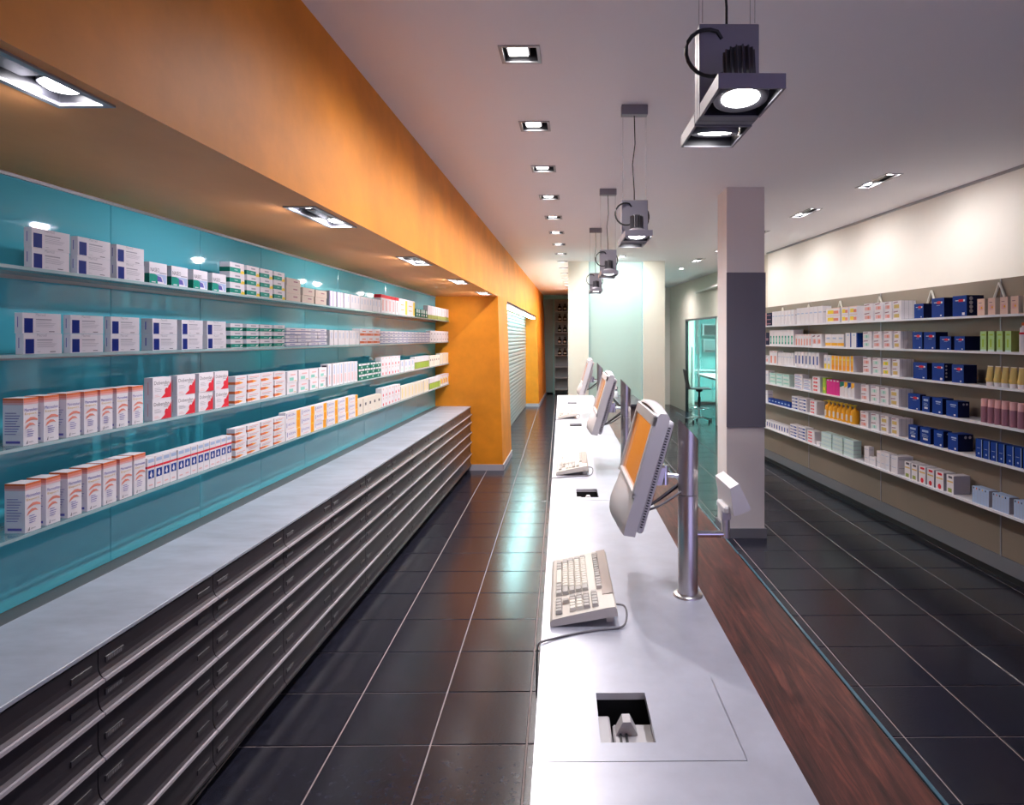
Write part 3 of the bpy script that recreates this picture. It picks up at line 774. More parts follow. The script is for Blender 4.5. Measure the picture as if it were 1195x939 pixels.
def tube_mesh(w, h):            # cream tube standing on its cap
    mb = MB(); r = w * 0.48
    def ring(rx, ry, z, n=12): return [(-r + rx * math.cos(2 * math.pi * k / n), ry * math.sin(2 * math.pi * k / n), z) for k in range(n)]
    def skin(R, m):
        v = [p for q in R for p in q]; n = 12
        mb.add(v, [[i * n + k, i * n + (k + 1) % n, (i + 1) * n + (k + 1) % n, (i + 1) * n + k] for i in range(len(R) - 1) for k in range(n)], m, True)
        mb.add(R[0], [list(range(12))], m); mb.add(R[-1], [list(range(12))], m)
    skin([ring(r * .85, r * .85, 0), ring(r * .9, r * .9, h * .2)], pm('white'))
    skin([ring(r * .95, r * .95, h * .2), ring(r * .7, r, h * .6), ring(r * .12, r, h * .96)], pm('tan'))
    skin([ring(r * .12, r, h * .96), ring(r * .1, r, h)], pm('cream'))
    mb.quad([(-r * .02, -r * .5, h * .28), (-r * .02, r * .5, h * .28), (-r * .12, r * .5, h * .40), (-r * .12, -r * .5, h * .40)], pm('gold'))
    return mb.mesh('cream_tube')

POS = {1: [''], 2: ['lower', 'upper'], 3: ['bottom', 'middle', 'top'], 4: ['bottom', 'second', 'third', 'top'], 5: ['bottom', 'second', 'middle', 'fourth', 'top']}
SIZES = {}
def place(side, shelf, p0, p1, n, rows, H, depth, design, desc, kind='medicine_carton', cat='medicine box', fill=0.96, fronts=None, yaw=0.0, lean=0.0, setback=0.0):
    """a run of n columns between two photo columns p0..p1 on one shelf; positions follow the shelf line"""
    if side == 'L':
        v = -1.662 - setback
        Yof = lambda p: -v / ((PPX - p) / FPX + 0.0137)
        z0 = SH_Z[shelf] + ST + 0.0002
        where, end = ORDL[shelf] + ' glass shelf', 'pier'
    else:
        v = 3.215 + setback
        Yof = lambda p: v / ((p - PPX) / FPX + 0.073)
        z0 = SR_Z[shelf] + 0.0008
        where, end = ORDR[shelf] + ' metal shelf', 'rear'
    if fronts:
        spans = [(Yof(a), Yof(b)) for a, b in fronts]
    else:
        a, b = Yof(p0), Yof(p1)
        st = (b - a) / n
        spans = [(a + st * k + st * (1 - fill) / 2, a + st * (k + 1) - st * (1 - fill) / 2) for k in range(n)]
    wid = sum(abs(b - a) for a, b in spans) / len(spans)
    h = H / rows
    key = (design, round(wid, 3), round(h, 3), depth)
    for k, (a, b) in enumerate(spans):
        if design == 'lotion': me = SIZES.setdefault(key, None) or lotion_mesh(wid, h)
        elif design == 'can': me = SIZES.setdefault(key, None) or can_mesh(wid, h)
        elif design == 'ring': me = SIZES.setdefault(key, None) or ring_mesh(wid, h)
        elif design == 'tube': me = SIZES.setdefault(key, None) or tube_mesh(wid, h)
        else: me = carton_mesh(design, abs(b - a) if fronts else wid, h - 0.0006, depth)
        if design in ('lotion', 'can', 'ring', 'tube'): SIZES[key] = me
        for r in range(rows):
            o = bpy.data.objects.new(kind, me); COL.objects.link(o)
            u = (a + b) / 2
            jit = random.uniform(-1, 1)
            if side == 'L':
                x, y, _ = FL.w(v + random.uniform(-0.003, 0.002), u)
                rz = FL.a + yaw + jit * 0.012
            else:
                x, y = v - 0.073 * u, u
                x -= 0.0
                rz = FR.a + math.pi + yaw + jit * 0.012
            o.location = (x, y, z0 + r * h); o.rotation_euler = (0, 0, rz)
            pos = POS[rows][r]
            far_rank = sorted(range(len(spans)), key=lambda q: -spans[q][0]).index(k)
            od = ORDN[far_rank]
            if rows == 1: lab = desc + (', %s from %s' % (od, end) if len(spans) > 1 else '')
            else: lab = desc + (', %s in %s stack from %s' % (pos, od, end) if len(spans) > 1 else ', %s in stack' % pos)
            lab += ', ' + where
            tag(o, lab, cat, desc + ' row on the ' + where)
MC, TP, SK = ('medicine_carton', 'medicine box'), ('tablet_pack', 'tablet box'), ('skincare_carton', 'skincare box')
def L(sh, p0, p1, n, rows, H, dep, des, desc, k=MC, **kw): place('L', sh, p0, p1, n, rows, H, dep, des, desc, *k, **kw)
# top glass shelf
L(0, 0, 0, 3, 2, .125, .024, 'bigblue', 'white carton with big blue block', fronts=[(30, 75), (85, 124), (131.5, 164.5)])
L(0, 0, 0, 4, 1, .083, .035, 'naseo', 'white and green carton with dark lettering', fronts=[(170, 190.5), (197, 216), (222, 239), (244.5, 261)])
L(0, 0, 0, 4, 3, .152, .05, 'greenstack', 'green banded pack with yellow corner', TP, fronts=[(266, 283), (285.3, 300), (301.8, 316), (317.5, 330)])
L(0, 332, 349.5, 1, 3, .132, .05, 'greystack', 'greyish pink pack in three-high stack', TP)
L(0, 350.5, 380, 2, 2, .092, .05, 'greystack', 'greyish pink pack in two-high stack', TP, fill=.92)
L(0, 383, 403.5, 5, 1, .104, .06, 'spine', 'slim white carton with dark spine', fill=.93)
L(0, 403.5, 443, 11, 1, .104, .06, 'plainw', 'slim plain white carton', fill=.95)
L(0, 443.5, 464.5, 5, 1, .155, .06, 'redtop', 'slim white carton with red top')
L(0, 465, 483.5, 2, 1, .155, .05, 'whiteyellow', 'white carton with yellow edge')
L(0, 484.5, 498.5, 5, 1, .088, .05, 'smallgreen', 'small dark green and mint carton', fill=.85)
L(0, 499, 523, 7, 1, .148, .05, 'whiteolive', 'white carton with olive foot')
# second glass shelf
L(1, 0, 0, 3, 2, .126, .024, 'bigblue', 'white carton with big blue block', fronts=[(19.6, 65), (76, 115), (125, 158.5)])
L(1, 0, 0, 3, 2, .126, .045, 'bigblue', 'narrower white carton with blue block', fronts=[(174.5, 203.5), (208.8, 233.7), (239, 261)])
L(1, 0, 0, 4, 3, .120, .05, 'greenstack2', 'white pack with green band', TP, fronts=[(266.5, 281), (285, 299), (302, 315.5), (317.5, 330)])
L(1, 332, 380, 4, 5, .107, .05, 'bluelines', 'flat white pack with blue lower edge', TP, fill=.985)
L(1, 383.5, 418.2, 8, 1, .103, .06, 'plainw', 'slim plain white carton', fill=.94)
L(1, 418.6, 443, 3, 2, .12, .06, 'orangeband', 'white and salmon banded pack', TP)
L(1, 444, 501, 12, 4, .108, .05, 'bluelines', 'small flat white pack with blue edge', TP, fill=.97)
L(1, 501.5, 524, 7, 2, .13, .05, 'blacktick', 'small white pack with black mark', TP)
# third glass shelf
L(2, 0, 0, 7, 1, .144, .062, 'macro', 'tall white carton with red fading top and arcs', fronts=[(20.5, 38), (45.5, 63), (71.5, 88), (92.5, 108), (112.5, 127), (131.5, 145), (149.5, 162.5)])
L(2, 0, 0, 4, 2, .168, .034, 'dobendan', 'white carton with large red corner', fronts=[(173.5, 195.5), (203, 224), (229, 246), (248, 264)])
L(2, 0, 0, 4, 3, .137, .04, 'rustband', 'white pack with rust red flame band', TP, fronts=[(271.6, 285), (286.5, 301.5), (302.5, 317), (318.3, 331)])
L(2, 0, 0, 4, 2, .131, .04, 'tealmark', 'white pack with teal mark', TP, fronts=[(333.5, 345), (346.8, 358.5), (359.8, 369.6), (370.8, 379.3)])
L(2, 381.5, 416.5, 8, 1, .148, .05, 'narrow', 'tall narrow white carton with grey edge', fill=.95)
L(2, 417.3, 443.5, 4, 3, .125, .05, 'greendots', 'dark green pack with white top', TP, fill=.95)
L(2, 444, 466, 6, 2, .158, .05, 'reddot', 'white pack with red dot', TP)
L(2, 466.8, 483, 4, 1, .11, .04, 'minttube', 'narrow white and mint carton', fill=.9)
L(2, 483.6, 500.3, 8, 1, .128, .05, 'limebottom', 'white carton with lime green lower half')
L(2, 500.8, 513, 5, 1, .12, .05, 'blackleaf', 'cream carton with small dark leaf')
L(2, 513.4, 524.5, 4, 1, .135, .05, 'creamyellow', 'cream carton with yellow stripe')
# lowest glass shelf
L(3, 0, 0, 7, 1, .149, .062, 'macro', 'tall white carton with red fading top and arcs', fronts=[(21.5, 40.5), (48, 64.6), (73, 89.6), (95.5, 112), (115.5, 131), (134.5, 149), (151.5, 165)])
L(3, 167.5, 267.5, 13, 1, .122, .045, 'star', 'slim white carton with red stripe and blue star', fill=.93)
L(3, 0, 0, 4, 4, .146, .04, 'rustband', 'white pack with rust red flame band', TP, fronts=[(271.6, 285), (286.2, 301), (302, 316.5), (317.8, 330.5)])
L(3, 331.5, 416.5, 6, 3, .160, .04, 'orangeedge', 'white pack with orange side edge', TP, fill=.97)
L(3, 417, 444, 5, 1, .118, .05, 'blackleaf', 'cream carton with small dark leaf')
L(3, 444.3, 466.3, 6, 2, .158, .05, 'reddot', 'white pack with red dot', TP)
L(3, 467, 500.3, 9, 1, .128, .05, 'creamyellow', 'cream carton with yellow stripe')
L(3, 500.8, 513.2, 5, 1, .13, .05, 'limebottom', 'white carton with lime green lower half')
L(3, 513.6, 524.5, 4, 1, .135, .05, 'orangew', 'cream and orange printed carton')

def R(sh, p0, p1, n, rows, H, dep, des, desc, k=SK, **kw): place('R', sh, p0, p1, n, rows, H, dep, des, desc, *k, **kw)
def fl4(sh, p, H, dep, tints):
    for qi, ((a, b), t) in enumerate(zip(p, tints)): R(sh, a, b, 1, 2, H, dep, t[0], 'white carton with %s picture, %s pile from rear' % (t[1], ORDN[qi]), fill=.93)
PF, TFL, MF, LF = ('pinkflower', 'pink'), ('tanflower', 'tan'), ('mintflower', 'mint'), ('limeflower', 'yellow')
# top metal shelf
R(0, 893, 900.5, 1, 3, .165, .08, 'navypink', 'navy and pink pack')
R(0, 901, 927, 7, 1, .175, .10, 'pw', 'plain white carton behind the column', fill=.9)
R(0, 929.5, 960, 6, 1, .185, .10, 'pw', 'wide plain white carton', fill=.9)
R(0, 0, 0, 3, 2, .150, .10, 'orangew', 'white carton with orange and yellow print', fronts=[(964, 980), (982, 990), (991, 1000.5)])
fl4(0, [(1008, 1019), (1020.5, 1031), (1032, 1041), (1042, 1052)], .160, .13, [PF, PF, PF, TFL])
R(0, 1066.5, 1078, 1, 1, .118, .10, 'bluelogo', 'small royal blue carton with red logo')
R(0, 1087, 1102, 1, 1, .150, .09, 'bluelogo', 'medium royal blue carton with red logo')
R(0, 1111.5, 1128.5, 1, 1, .152, .13, 'bluelogo2', 'large royal blue carton with white corner tag')
R(0, 0, 0, 5, 1, .116, .08, 'peachbox', 'pale peach carton', fronts=[(1140.5, 1149), (1153, 1161.3), (1167, 1176), (1179.5, 1188.5), (1194.5, 1204)])
# second
R(1, 893, 897, 1, 1, .16, .08, 'navypink', 'navy and pink pack')
R(1, 898, 926, 8, 1, .188, .12, 'greenstripe', 'slim white carton with green stripe')
R(1, 928, 947, 6, 1, .132, .09, 'redstripe', 'small white carton with red stripe', fill=.9)
R(1, 948, 959, 2, 1, .132, .10, 'pinkflower', 'white carton with pink picture')
R(1, 963, 985, 3, 1, .128, .08, 'yellowfoot', 'white carton with amber foot')
R(1, 986.5, 1000.5, 2, 1, .140, .09, 'bluetall', 'white carton with blue edge')
fl4(1, [(1006.8, 1017), (1019, 1029), (1031, 1041), (1043, 1051)], .150, .13, [MF, PF, ('pinkflower', 'pink'), TFL])
R(1, 1064.5, 1076.5, 1, 1, .140, .06, 'bluelogo', 'tall royal blue carton with red logo next to white piles')
R(1, 1078, 1092, 1, 1, .138, .10, 'bluelogo', 'royal blue carton with red logo')
R(1, 1096.5, 1110, 1, 1, .104, .06, 'bluelogo', 'low royal blue carton with red logo')
R(1, 1113.5, 1126, 1, 1, .104, .12, 'bluelogo', 'deep low royal blue carton with red logo')
R(1, 0, 0, 4, 1, .138, .06, 'greenbox', 'light green carton', fronts=[(1144, 1151), (1153, 1160.3), (1163, 1170), (1173, 1180)])
R(1, 1186, 1195.5, 1, 1, .19, .05, 'ring', 'white bottle with red ring', ('spray_bottle', 'bottle'))
# third
R(2, 893.5, 897, 1, 1, .10, .06, 'pinkflower', 'small white carton with pink picture')
R(2, 898, 907, 2, 1, .165, .08, 'redstripe', 'white carton with red stripe')
R(2, 908, 926, 8, 1, .150, .09, 'pw', 'slim white carton', fill=.85)
R(2, 927, 956, 7, 1, .170, .10, 'bluetube', 'tall white carton with pale blue print', fill=.85)
R(2, 961.5, 969.5, 2, 1, .150, .06, 'whiteyel', 'white carton with yellow foot', fill=.93)
R(2, 970, 992, 5, 1, .148, .06, 'orangebox', 'white and orange carton', fill=.93)
R(2, 992.5, 996, 1, 1, .155, .13, 'orangebox', 'thin orange carton with deep side')
fl4(2, [(1006.8, 1016.5), (1018, 1028), (1029.8, 1039), (1041, 1050)], .150, .13, [PF, MF, LF, TFL])
R(2, 1065.5, 1082, 1, 1, .132, .06, 'bluelogo', 'royal blue carton with red logo')
R(2, 1087.5, 1102, 1, 1, .136, .07, 'bluelogo2', 'royal blue carton with white corner tag')
R(2, 1110.5, 1125, 1, 1, .134, .10, 'bluelogo', 'wide royal blue carton with red logo')
R(2, 0, 0, 5, 1, .138, .03, 'tube', 'olive gold cream tube with white cap', ('cream_tube', 'tube'), fronts=[(1148, 1155), (1157, 1164), (1165.7, 1173), (1175, 1182.7), (1184.5, 1192)])
# fourth
R(3, 893.5, 897, 1, 1, .16, .08, 'pw', 'plain white carton')
R(3, 898, 921.5, 3, 3, .140, .09, 'mintpack', 'mint green pack', fill=.9)
R(3, 927, 936.5, 1, 4, .165, .08, 'bluepack', 'white and pale blue pack in tall stack')
R(3, 937.5, 946.5, 1, 3, .125, .08, 'bluepack', 'white and pale blue pack in low stack')
R(3, 948, 957, 1, 4, .165, .09, 'redpack', 'white and red pack')
R(3, 960, 963.7, 1, 1, .165, .07, 'limebox', 'lime green carton')
R(3, 964.5, 979.5, 4, 1, .155, .07, 'magenta', 'bright magenta carton', fill=.93)
R(3, 980, 985, 1, 1, .150, .07, 'multig', 'white carton with green slanted top')
R(3, 985.3, 989, 1, 1, .150, .07, 'multi', 'white carton with amber slanted top')
R(3, 989.3, 993, 1, 1, .148, .07, 'multib', 'white carton with blue slanted top')
R(3, 993.3, 997, 1, 1, .148, .12, 'multi', 'deep white carton with amber slanted top')
fl4(3, [(1004.5, 1014), (1016, 1026), (1027, 1037), (1039, 1049)], .150, .13, [PF, MF, MF, TFL])
R(3, 1059.5, 1074, 1, 1, .130, .05, 'bluelogo', 'royal blue carton with red logo')
R(3, 1076, 1085, 1, 1, .122, .05, 'bluetext', 'royal blue carton with lettering bands')
R(3, 1087.5, 1100, 1, 1, .125, .09, 'bluedark', 'deep blue carton with pale print')
R(3, 1104, 1118, 1, 1, .118, .09, 'bluedark', 'wide deep blue carton with pale print')
R(3, 0, 0, 7, 1, .165, .04, 'can', 'plum coloured bottle with pale pink cap', ('spray_bottle', 'bottle'), fronts=[(1142, 1149), (1150, 1157), (1158, 1165), (1166, 1173.5), (1175, 1183), (1184.5, 1192.5), (1194, 1202.5)])
# fifth
R(4, 893.2, 896, 1, 1, .15, .07, 'pw', 'plain white carton')
R(4, 896.5, 922.5, 7, 1, .062, .05, 'bluejar', 'small low royal blue carton', fill=.88)
R(4, 924, 931.5, 1, 4, .150, .08, 'bluepack2', 'white and royal blue pack')
R(4, 932.5, 941.5, 1, 4, .150, .09, 'bluepack2', 'broader white and royal blue pack')
R(4, 945, 953, 1, 4, .145, .09, 'redpack', 'white and red pack')
R(4, 961, 996, 7, 1, .180, .05, 'lotion', 'amber yellow pump bottle', ('lotion_bottle', 'bottle'), fill=.95)
fl4(4, [(1004, 1013.5), (1016, 1026), (1027.5, 1037), (1040, 1049)], .150, .13, [PF, MF, TFL, TFL])
R(4, 1060, 1071, 1, 1, .122, .05, 'bluetext', 'royal blue carton with lettering bands')
R(4, 1073.5, 1086, 1, 1, .124, .06, 'bluetext', 'wider royal blue carton with lettering bands')
R(4, 1089.5, 1101, 1, 1, .126, .07, 'bluedark', 'deep blue carton with pale print')
R(4, 1106, 1118, 1, 1, .126, .12, 'bluedark', 'long sided deep blue carton with pale print')
R(4, 0, 0, 7, 1, .128, .06, 'bluenarrow', 'narrow deep blue carton with pale edge', fronts=[(1138.5, 1146), (1147.5, 1154.5), (1156, 1163.5), (1165, 1172), (1174.5, 1182.5), (1184, 1192), (1194, 1202.5)])
# lowest
R(5, 894, 920.5, 9, 1, .095, .07, 'bluetube', 'low white carton with blue mark', fill=.9)
R(5, 922, 930.5, 1, 4, .140, .08, 'bluepack2', 'white and royal blue pack')
R(5, 931.5, 940.5, 1, 4, .145, .09, 'bluepack2', 'taller stacked white and royal blue pack')
R(5, 942, 950.5, 1, 4, .135, .09, 'redpack', 'white and red pack')
R(5, 953, 957, 1, 1, .04, .05, 'pw', 'tiny white carton')
R(5, 0, 0, 3, 4, .165, .08, 'palegreen', 'pale mint pack', fronts=[(958.5, 970), (971.5, 983), (984.5, 996)])
R(5, 1008.5, 1014, 1, 2, .155, .05, 'pw', 'plain white carton')
R(5, 1014.2, 1022, 1, 1, .075, .05, 'pw', 'low plain white carton')
R(5, 1023, 1038, 3, 2, .148, .07, 'pw', 'plain white carton of the broad stack', fill=.95)
R(5, 1040, 1047.5, 1, 2, .150, .14, 'pw', 'deep plain white carton')
R(5, 0, 0, 2, 1, .135, .10, 'leafbox', 'white carton with gold band and olive mark', fronts=[(1055.5, 1062.5), (1063.5, 1070.5)])
R(5, 0, 0, 3, 1, .135, .10, 'tearbox', 'white carton with gold band and red mark', fronts=[(1072, 1080.3), (1081.7, 1090), (1092, 1101)])
R(5, 1104.5, 1113, 1, 1, .137, .13, 'leafbox', 'deep white carton with gold band and olive mark')
R(5, 0, 0, 3, 1, .112, .07, 'tray', 'pale blue display tray of sachets', ('display_tray', 'display tray'), fronts=[(1134.5, 1154), (1158, 1177.5), (1183, 1204)])

# ------------------------------------------------------------------ service counter (counter frame)
HT = 0.95
CL, CR, CG = -0.05, 0.415, 0.632
SLOTS = [1.30, 3.17, 5.655, 7.54]
def counter(y0, y1, slots, label):
    t = thing('service_counter', label, 'counter', ((CL + CG) / 2, (y0 + y1) / 2, 0), FC)
    lids = [(CL - 1, 0.331, s - 0.14, s + 0.142) for s in slots]
    mb = MB()
    mb.holed(CL, CR, y0, y1, HT, [(CL, b, c, d) for a, b, c, d in lids], ALU)
    mb.holed(CL, CR, y0, y1, HT - 0.022, [(CL, b, c, d) for a, b, c, d in lids], ALU)
    mb.quad([(CR, y0, HT - .022), (CR, y1, HT - .022), (CR, y1, HT), (CR, y0, HT)], ALU)
    mb.quad([(CL, y0, HT - .022), (CR, y0, HT - .022), (CR, y0, HT), (CL, y0, HT)], ALU)
    mb.quad([(CL, y1, HT - .022), (CR, y1, HT - .022), (CR, y1, HT), (CL, y1, HT)], ALU)
    ys = [y0] + [q for a, b, c, d in lids for q in (c, d)] + [y1]
    for a, b in zip(ys[::2], ys[1::2]):
        mb.quad([(CL, a, HT - .022), (CL, b, HT - .022), (CL, b, HT), (CL, a, HT)], ALU)
    part(mb, 'metal_top', t)
    for s in slots:
        g = 0.0014
        a, b, c, d = CL, 0.331 - g, s - 0.14 + g, s + 0.142 - g
        sx0, sx1, sy0, sy1 = 0.073, 0.176, s - 0.085, s + 0.085
        mb = MB()
        mb.holed(a, b, c, d, HT + 0.0004, [(sx0, sx1, sy0, sy1)], ALU)
        for (p, q) in (((a, c), (b, c)), ((b, c), (b, d)), ((b, d), (a, d)), ((a, d), (a, c))):
            mb.quad([(p[0], p[1], HT - .012), (q[0], q[1], HT - .012), (q[0], q[1], HT + .0004), (p[0], p[1], HT + .0004)], ALU)
        for (p, q) in (((sx0, sy0), (sx1, sy0)), ((sx1, sy0), (sx1, sy1)), ((sx1, sy1), (sx0, sy1)), ((sx0, sy1), (sx0, sy0))):
            mb.quad([(p[0], p[1], HT - .014), (q[0], q[1], HT - .014), (q[0], q[1], HT + .0004), (p[0], p[1], HT + .0004)], ALUEDGE)
        lid = part(mb, 'lid', t)
        mb = MB()
        bx0, bx1, by0, by1, bz = sx0 - .03, sx1 + .03, sy0 - .03, sy1 + .03, HT - 0.11
        mb.quad([(bx0, by0, bz), (bx1, by0, bz), (bx1, by1, bz), (bx0, by1, bz)], BLACKPL)
        for (p, q) in (((bx0, by0), (bx1, by0)), ((bx1, by0), (bx1, by1)), ((bx1, by1), (bx0, by1)), ((bx0, by1), (bx0, by0))):
            mb.quad([(p[0], p[1], bz), (q[0], q[1], bz), (q[0], q[1], HT - .013), (p[0], p[1], HT - .013)], BLACKPL)
        part(mb, 'printer_well', lid)
        mb = MB()
        mb.rbox(sx0 - .005, sx0 + .026, sy0 - .02, sy1 - .03, bz, HT - 0.03, BEIGE, 0.003, 1)
        mb.rbox(sx0 + .032, sx1 + .01, sy0 - .02, sy1 - .035, bz, HT - 0.045, BEIGE, 0.003, 1)
        mb.prism([(sx0 + .036, HT - .045), (sx0 + .050, HT - .018), (sx0 + .066, HT - .018), (sx0 + .080, HT - .045)], 'y', sy1 - .075, sy1 - .045, BEIGE)
        mb.prism([(sx0 + .050, HT - .045), (sx0 + .056, HT - .02), (sx0 + .078, HT - .045)], 'y', sy0 + .02, sy0 + .035, BEIGE)
        mb.box(sx0 + .043, sx0 + .047, sy0 + .03, sy1 - .07, HT - .046, HT - .040, BLACKPL); mb.box(sx0 + .055, sx0 + .059, sy0 + .03, sy1 - .07, HT - .046, HT - .040, BLACKPL)
        part(mb, 'receipt_printer', lid)
    mb = MB(); mb.box(CL + 0.03, CG - 0.04, y0, y1, 0.06, HT - 0.16, DESKFRONT); mb.box(CL + .03, 0.03, y0, y1, HT - .16, HT - .022, DESKFRONT); mb.box(0.24, CG - 0.04, y0, y1, HT - .16, HT - .045, DESKFRONT); mb.box(CL + 0.08, CG - 0.08, y0, y1, 0, 0.06, DARK)
    part(mb, 'body', t)
    return t
c1 = counter(0.15, 5.90, SLOTS[:2] + SLOTS[2:3], 'long white metal service counter with wooden customer ledge, near run')
c2 = counter(5.905, 8.575, SLOTS[3:], 'shorter white metal service counter run beside the dark desk')
for c, y0, y1, splits in ((c1, 0.15, 5.90, [2.33]), (c2, 5.905, 8.575, [])):
    mb = MB(); mb.rbox(CR - 0.04, CG - 0.001, y0, y1, HT - 0.045, HT - 0.0225, WOOD, 0.0015, 1); part(mb, 'wooden_ledge', c)
    ys = [y0] + splits + [y1]
    for k, (a, b) in enumerate(zip(ys[:-1], ys[1:])):
        off = 0.004 if k else 0
        mb = MB(); mb.box(CG - off, CG + 0.007 - off, a + 0.004, b - 0.004, 0.02, HT - 0.021, GLASSFRONT); g = part(mb, 'glass_front', c)
        mb = MB(); mb.box(CG - off, CG + 0.007 - off, a + 0.004, b - 0.004, HT - 0.0215, HT - 0.0195, GLASSLIT); part(mb, 'polished_edge', g)

# dark desk next to the far counter run
x0d, x1d = 0.66, 0.95
desk = thing('side_desk', 'dark topped side desk with brown front beyond the counter', 'desk', ((x0d + x1d) / 2, 8.0, 0), FC)
mb = MB(); mb.rbox(x0d, x1d, 7.40, 8.60, HT - 0.03, HT, DARKTOP, 0.003, 1); part(mb, 'desk_top', desk)
mb = MB(); mb.box(x0d + 0.02, x1d - 0.03, 7.46, 8.58, 0.0, HT - 0.03, DESKFRONT); part(mb, 'desk_body', desk)
bt = thing('dispenser_bottle', 'clear glass dispenser bottle with dark top on the dark desk', 'bottle', (0.695, 8.3, HT), FC)
mb = MB(); mb.lathe([(0.030, 0), (0.030, 0.05), (0.022, 0.065), (0.012, 0.075), (0.012, 0.085)], (0.695, 8.3, HT), mat('clear_bottle', (0.7, 0.78, 0.8), 0.08), 14); part(mb, 'flask', bt)
mb = MB(); mb.lathe([(0.014, 0.083), (0.014, 0.105), (0.02, 0.107), (0.02, 0.13), (0.001, 0.132)], (0.695, 8.3, HT), mat('blue_grey_cap', (0.06, 0.08, 0.12), 0.3), 12); part(mb, 'pump_top', bt)

# ------------------------------------------------------------------ monitor poles, monitors, displays, keyboards
def make_pole():
    t = thing('monitor_pole', 'x', 'pole', (0, 0, 0), FC, 'steel monitor poles on the counter')
    r, n = 0.029, 28
    mb = MB()
    zt = lambda x: 0.485 - (x + r) * 1.0
    for rr, m in ((r, STEEL), (r - 0.003, STEEL)):
        bot = [(rr * math.cos(2 * math.pi * k / n), rr * math.sin(2 * math.pi * k / n), 0.36) for k in range(n)]
        top = [(p[0], p[1], zt(p[0]) + 0.028) for p in bot]
        mb.add(bot + top, [[k, (k + 1) % n, n + (k + 1) % n, n + k] for k in range(n)], m, True)
    o = [(r * math.cos(2 * math.pi * k / n), r * math.sin(2 * math.pi * k / n)) for k in range(n)]
    i = [((r - .003) * math.cos(2 * math.pi * k / n), (r - .003) * math.sin(2 * math.pi * k / n)) for k in range(n)]
    mb.add([(p[0], p[1], zt(p[0]) + .028) for p in o] + [(p[0], p[1], zt(p[0]) + .028) for p in i], [[k, (k + 1) % n, n + (k + 1) % n, n + k] for k in range(n)], CHROME)
    part(mb, 'upper_tube', t)
    mb = MB(); mb.lathe([(r, 0.0), (r, 0.292), (r - 0.001, 0.294)], (0, 0, 0), STEEL, n); mb.lathe([(r, 0.296), (r, 0.362)], (0, 0, 0), STEEL, n); part(mb, 'lower_tube', t)
    mb = MB(); mb.lathe([(0.043, 0), (0.043, 0.004), (0.040, 0.007), (r, 0.008)], (0, 0, 0), STEEL, n); part(mb, 'flange', t)
    mb = MB(); mb.tube([(-0.02, 0.0, 0.347), (-0.070, 0.005, 0.350)], 0.008, CHROME, 12); mb.tube([(-0.067, 0.005, 0.322), (-0.067, 0.006, 0.378)], 0.012, CHROME, 12); mb.prism([(-0.1000, 0.325), (-0.0860, 0.375), (-0.066, 0.375), (-0.080, 0.325)], 'y', -0.022, 0.034, STEEL); part(mb, 'arm', t)
    mb = MB(); mb.tube([(0.0, 0, 0.178), (0.112, 0, 0.178)], 0.010, CHROME, 12); mb.tube([(0.110, 0, 0.168), (0.110, 0, 0.245)], 0.0125, STEEL, 12); part(mb, 'display_arm', t)
    for k, (dy, m) in enumerate(((0.0, GREYCABLE), (0.014, BLACKRUB), (-0.012, GREYCABLE))):
        P = []
        for s in range(13):
            q = s / 12
            P.append((-0.015 - 0.135 * q, dy - 0.02 * q * (k - 1), 0.333 - 0.012 * k - (0.10 - 0.02 * k) * q ** 1.6 - 0.02 * math.sin(q * math.pi)))
        mb = MB(); mb.tube(P, 0.0035, m, 6); part(mb, 'cable', t)
    return t

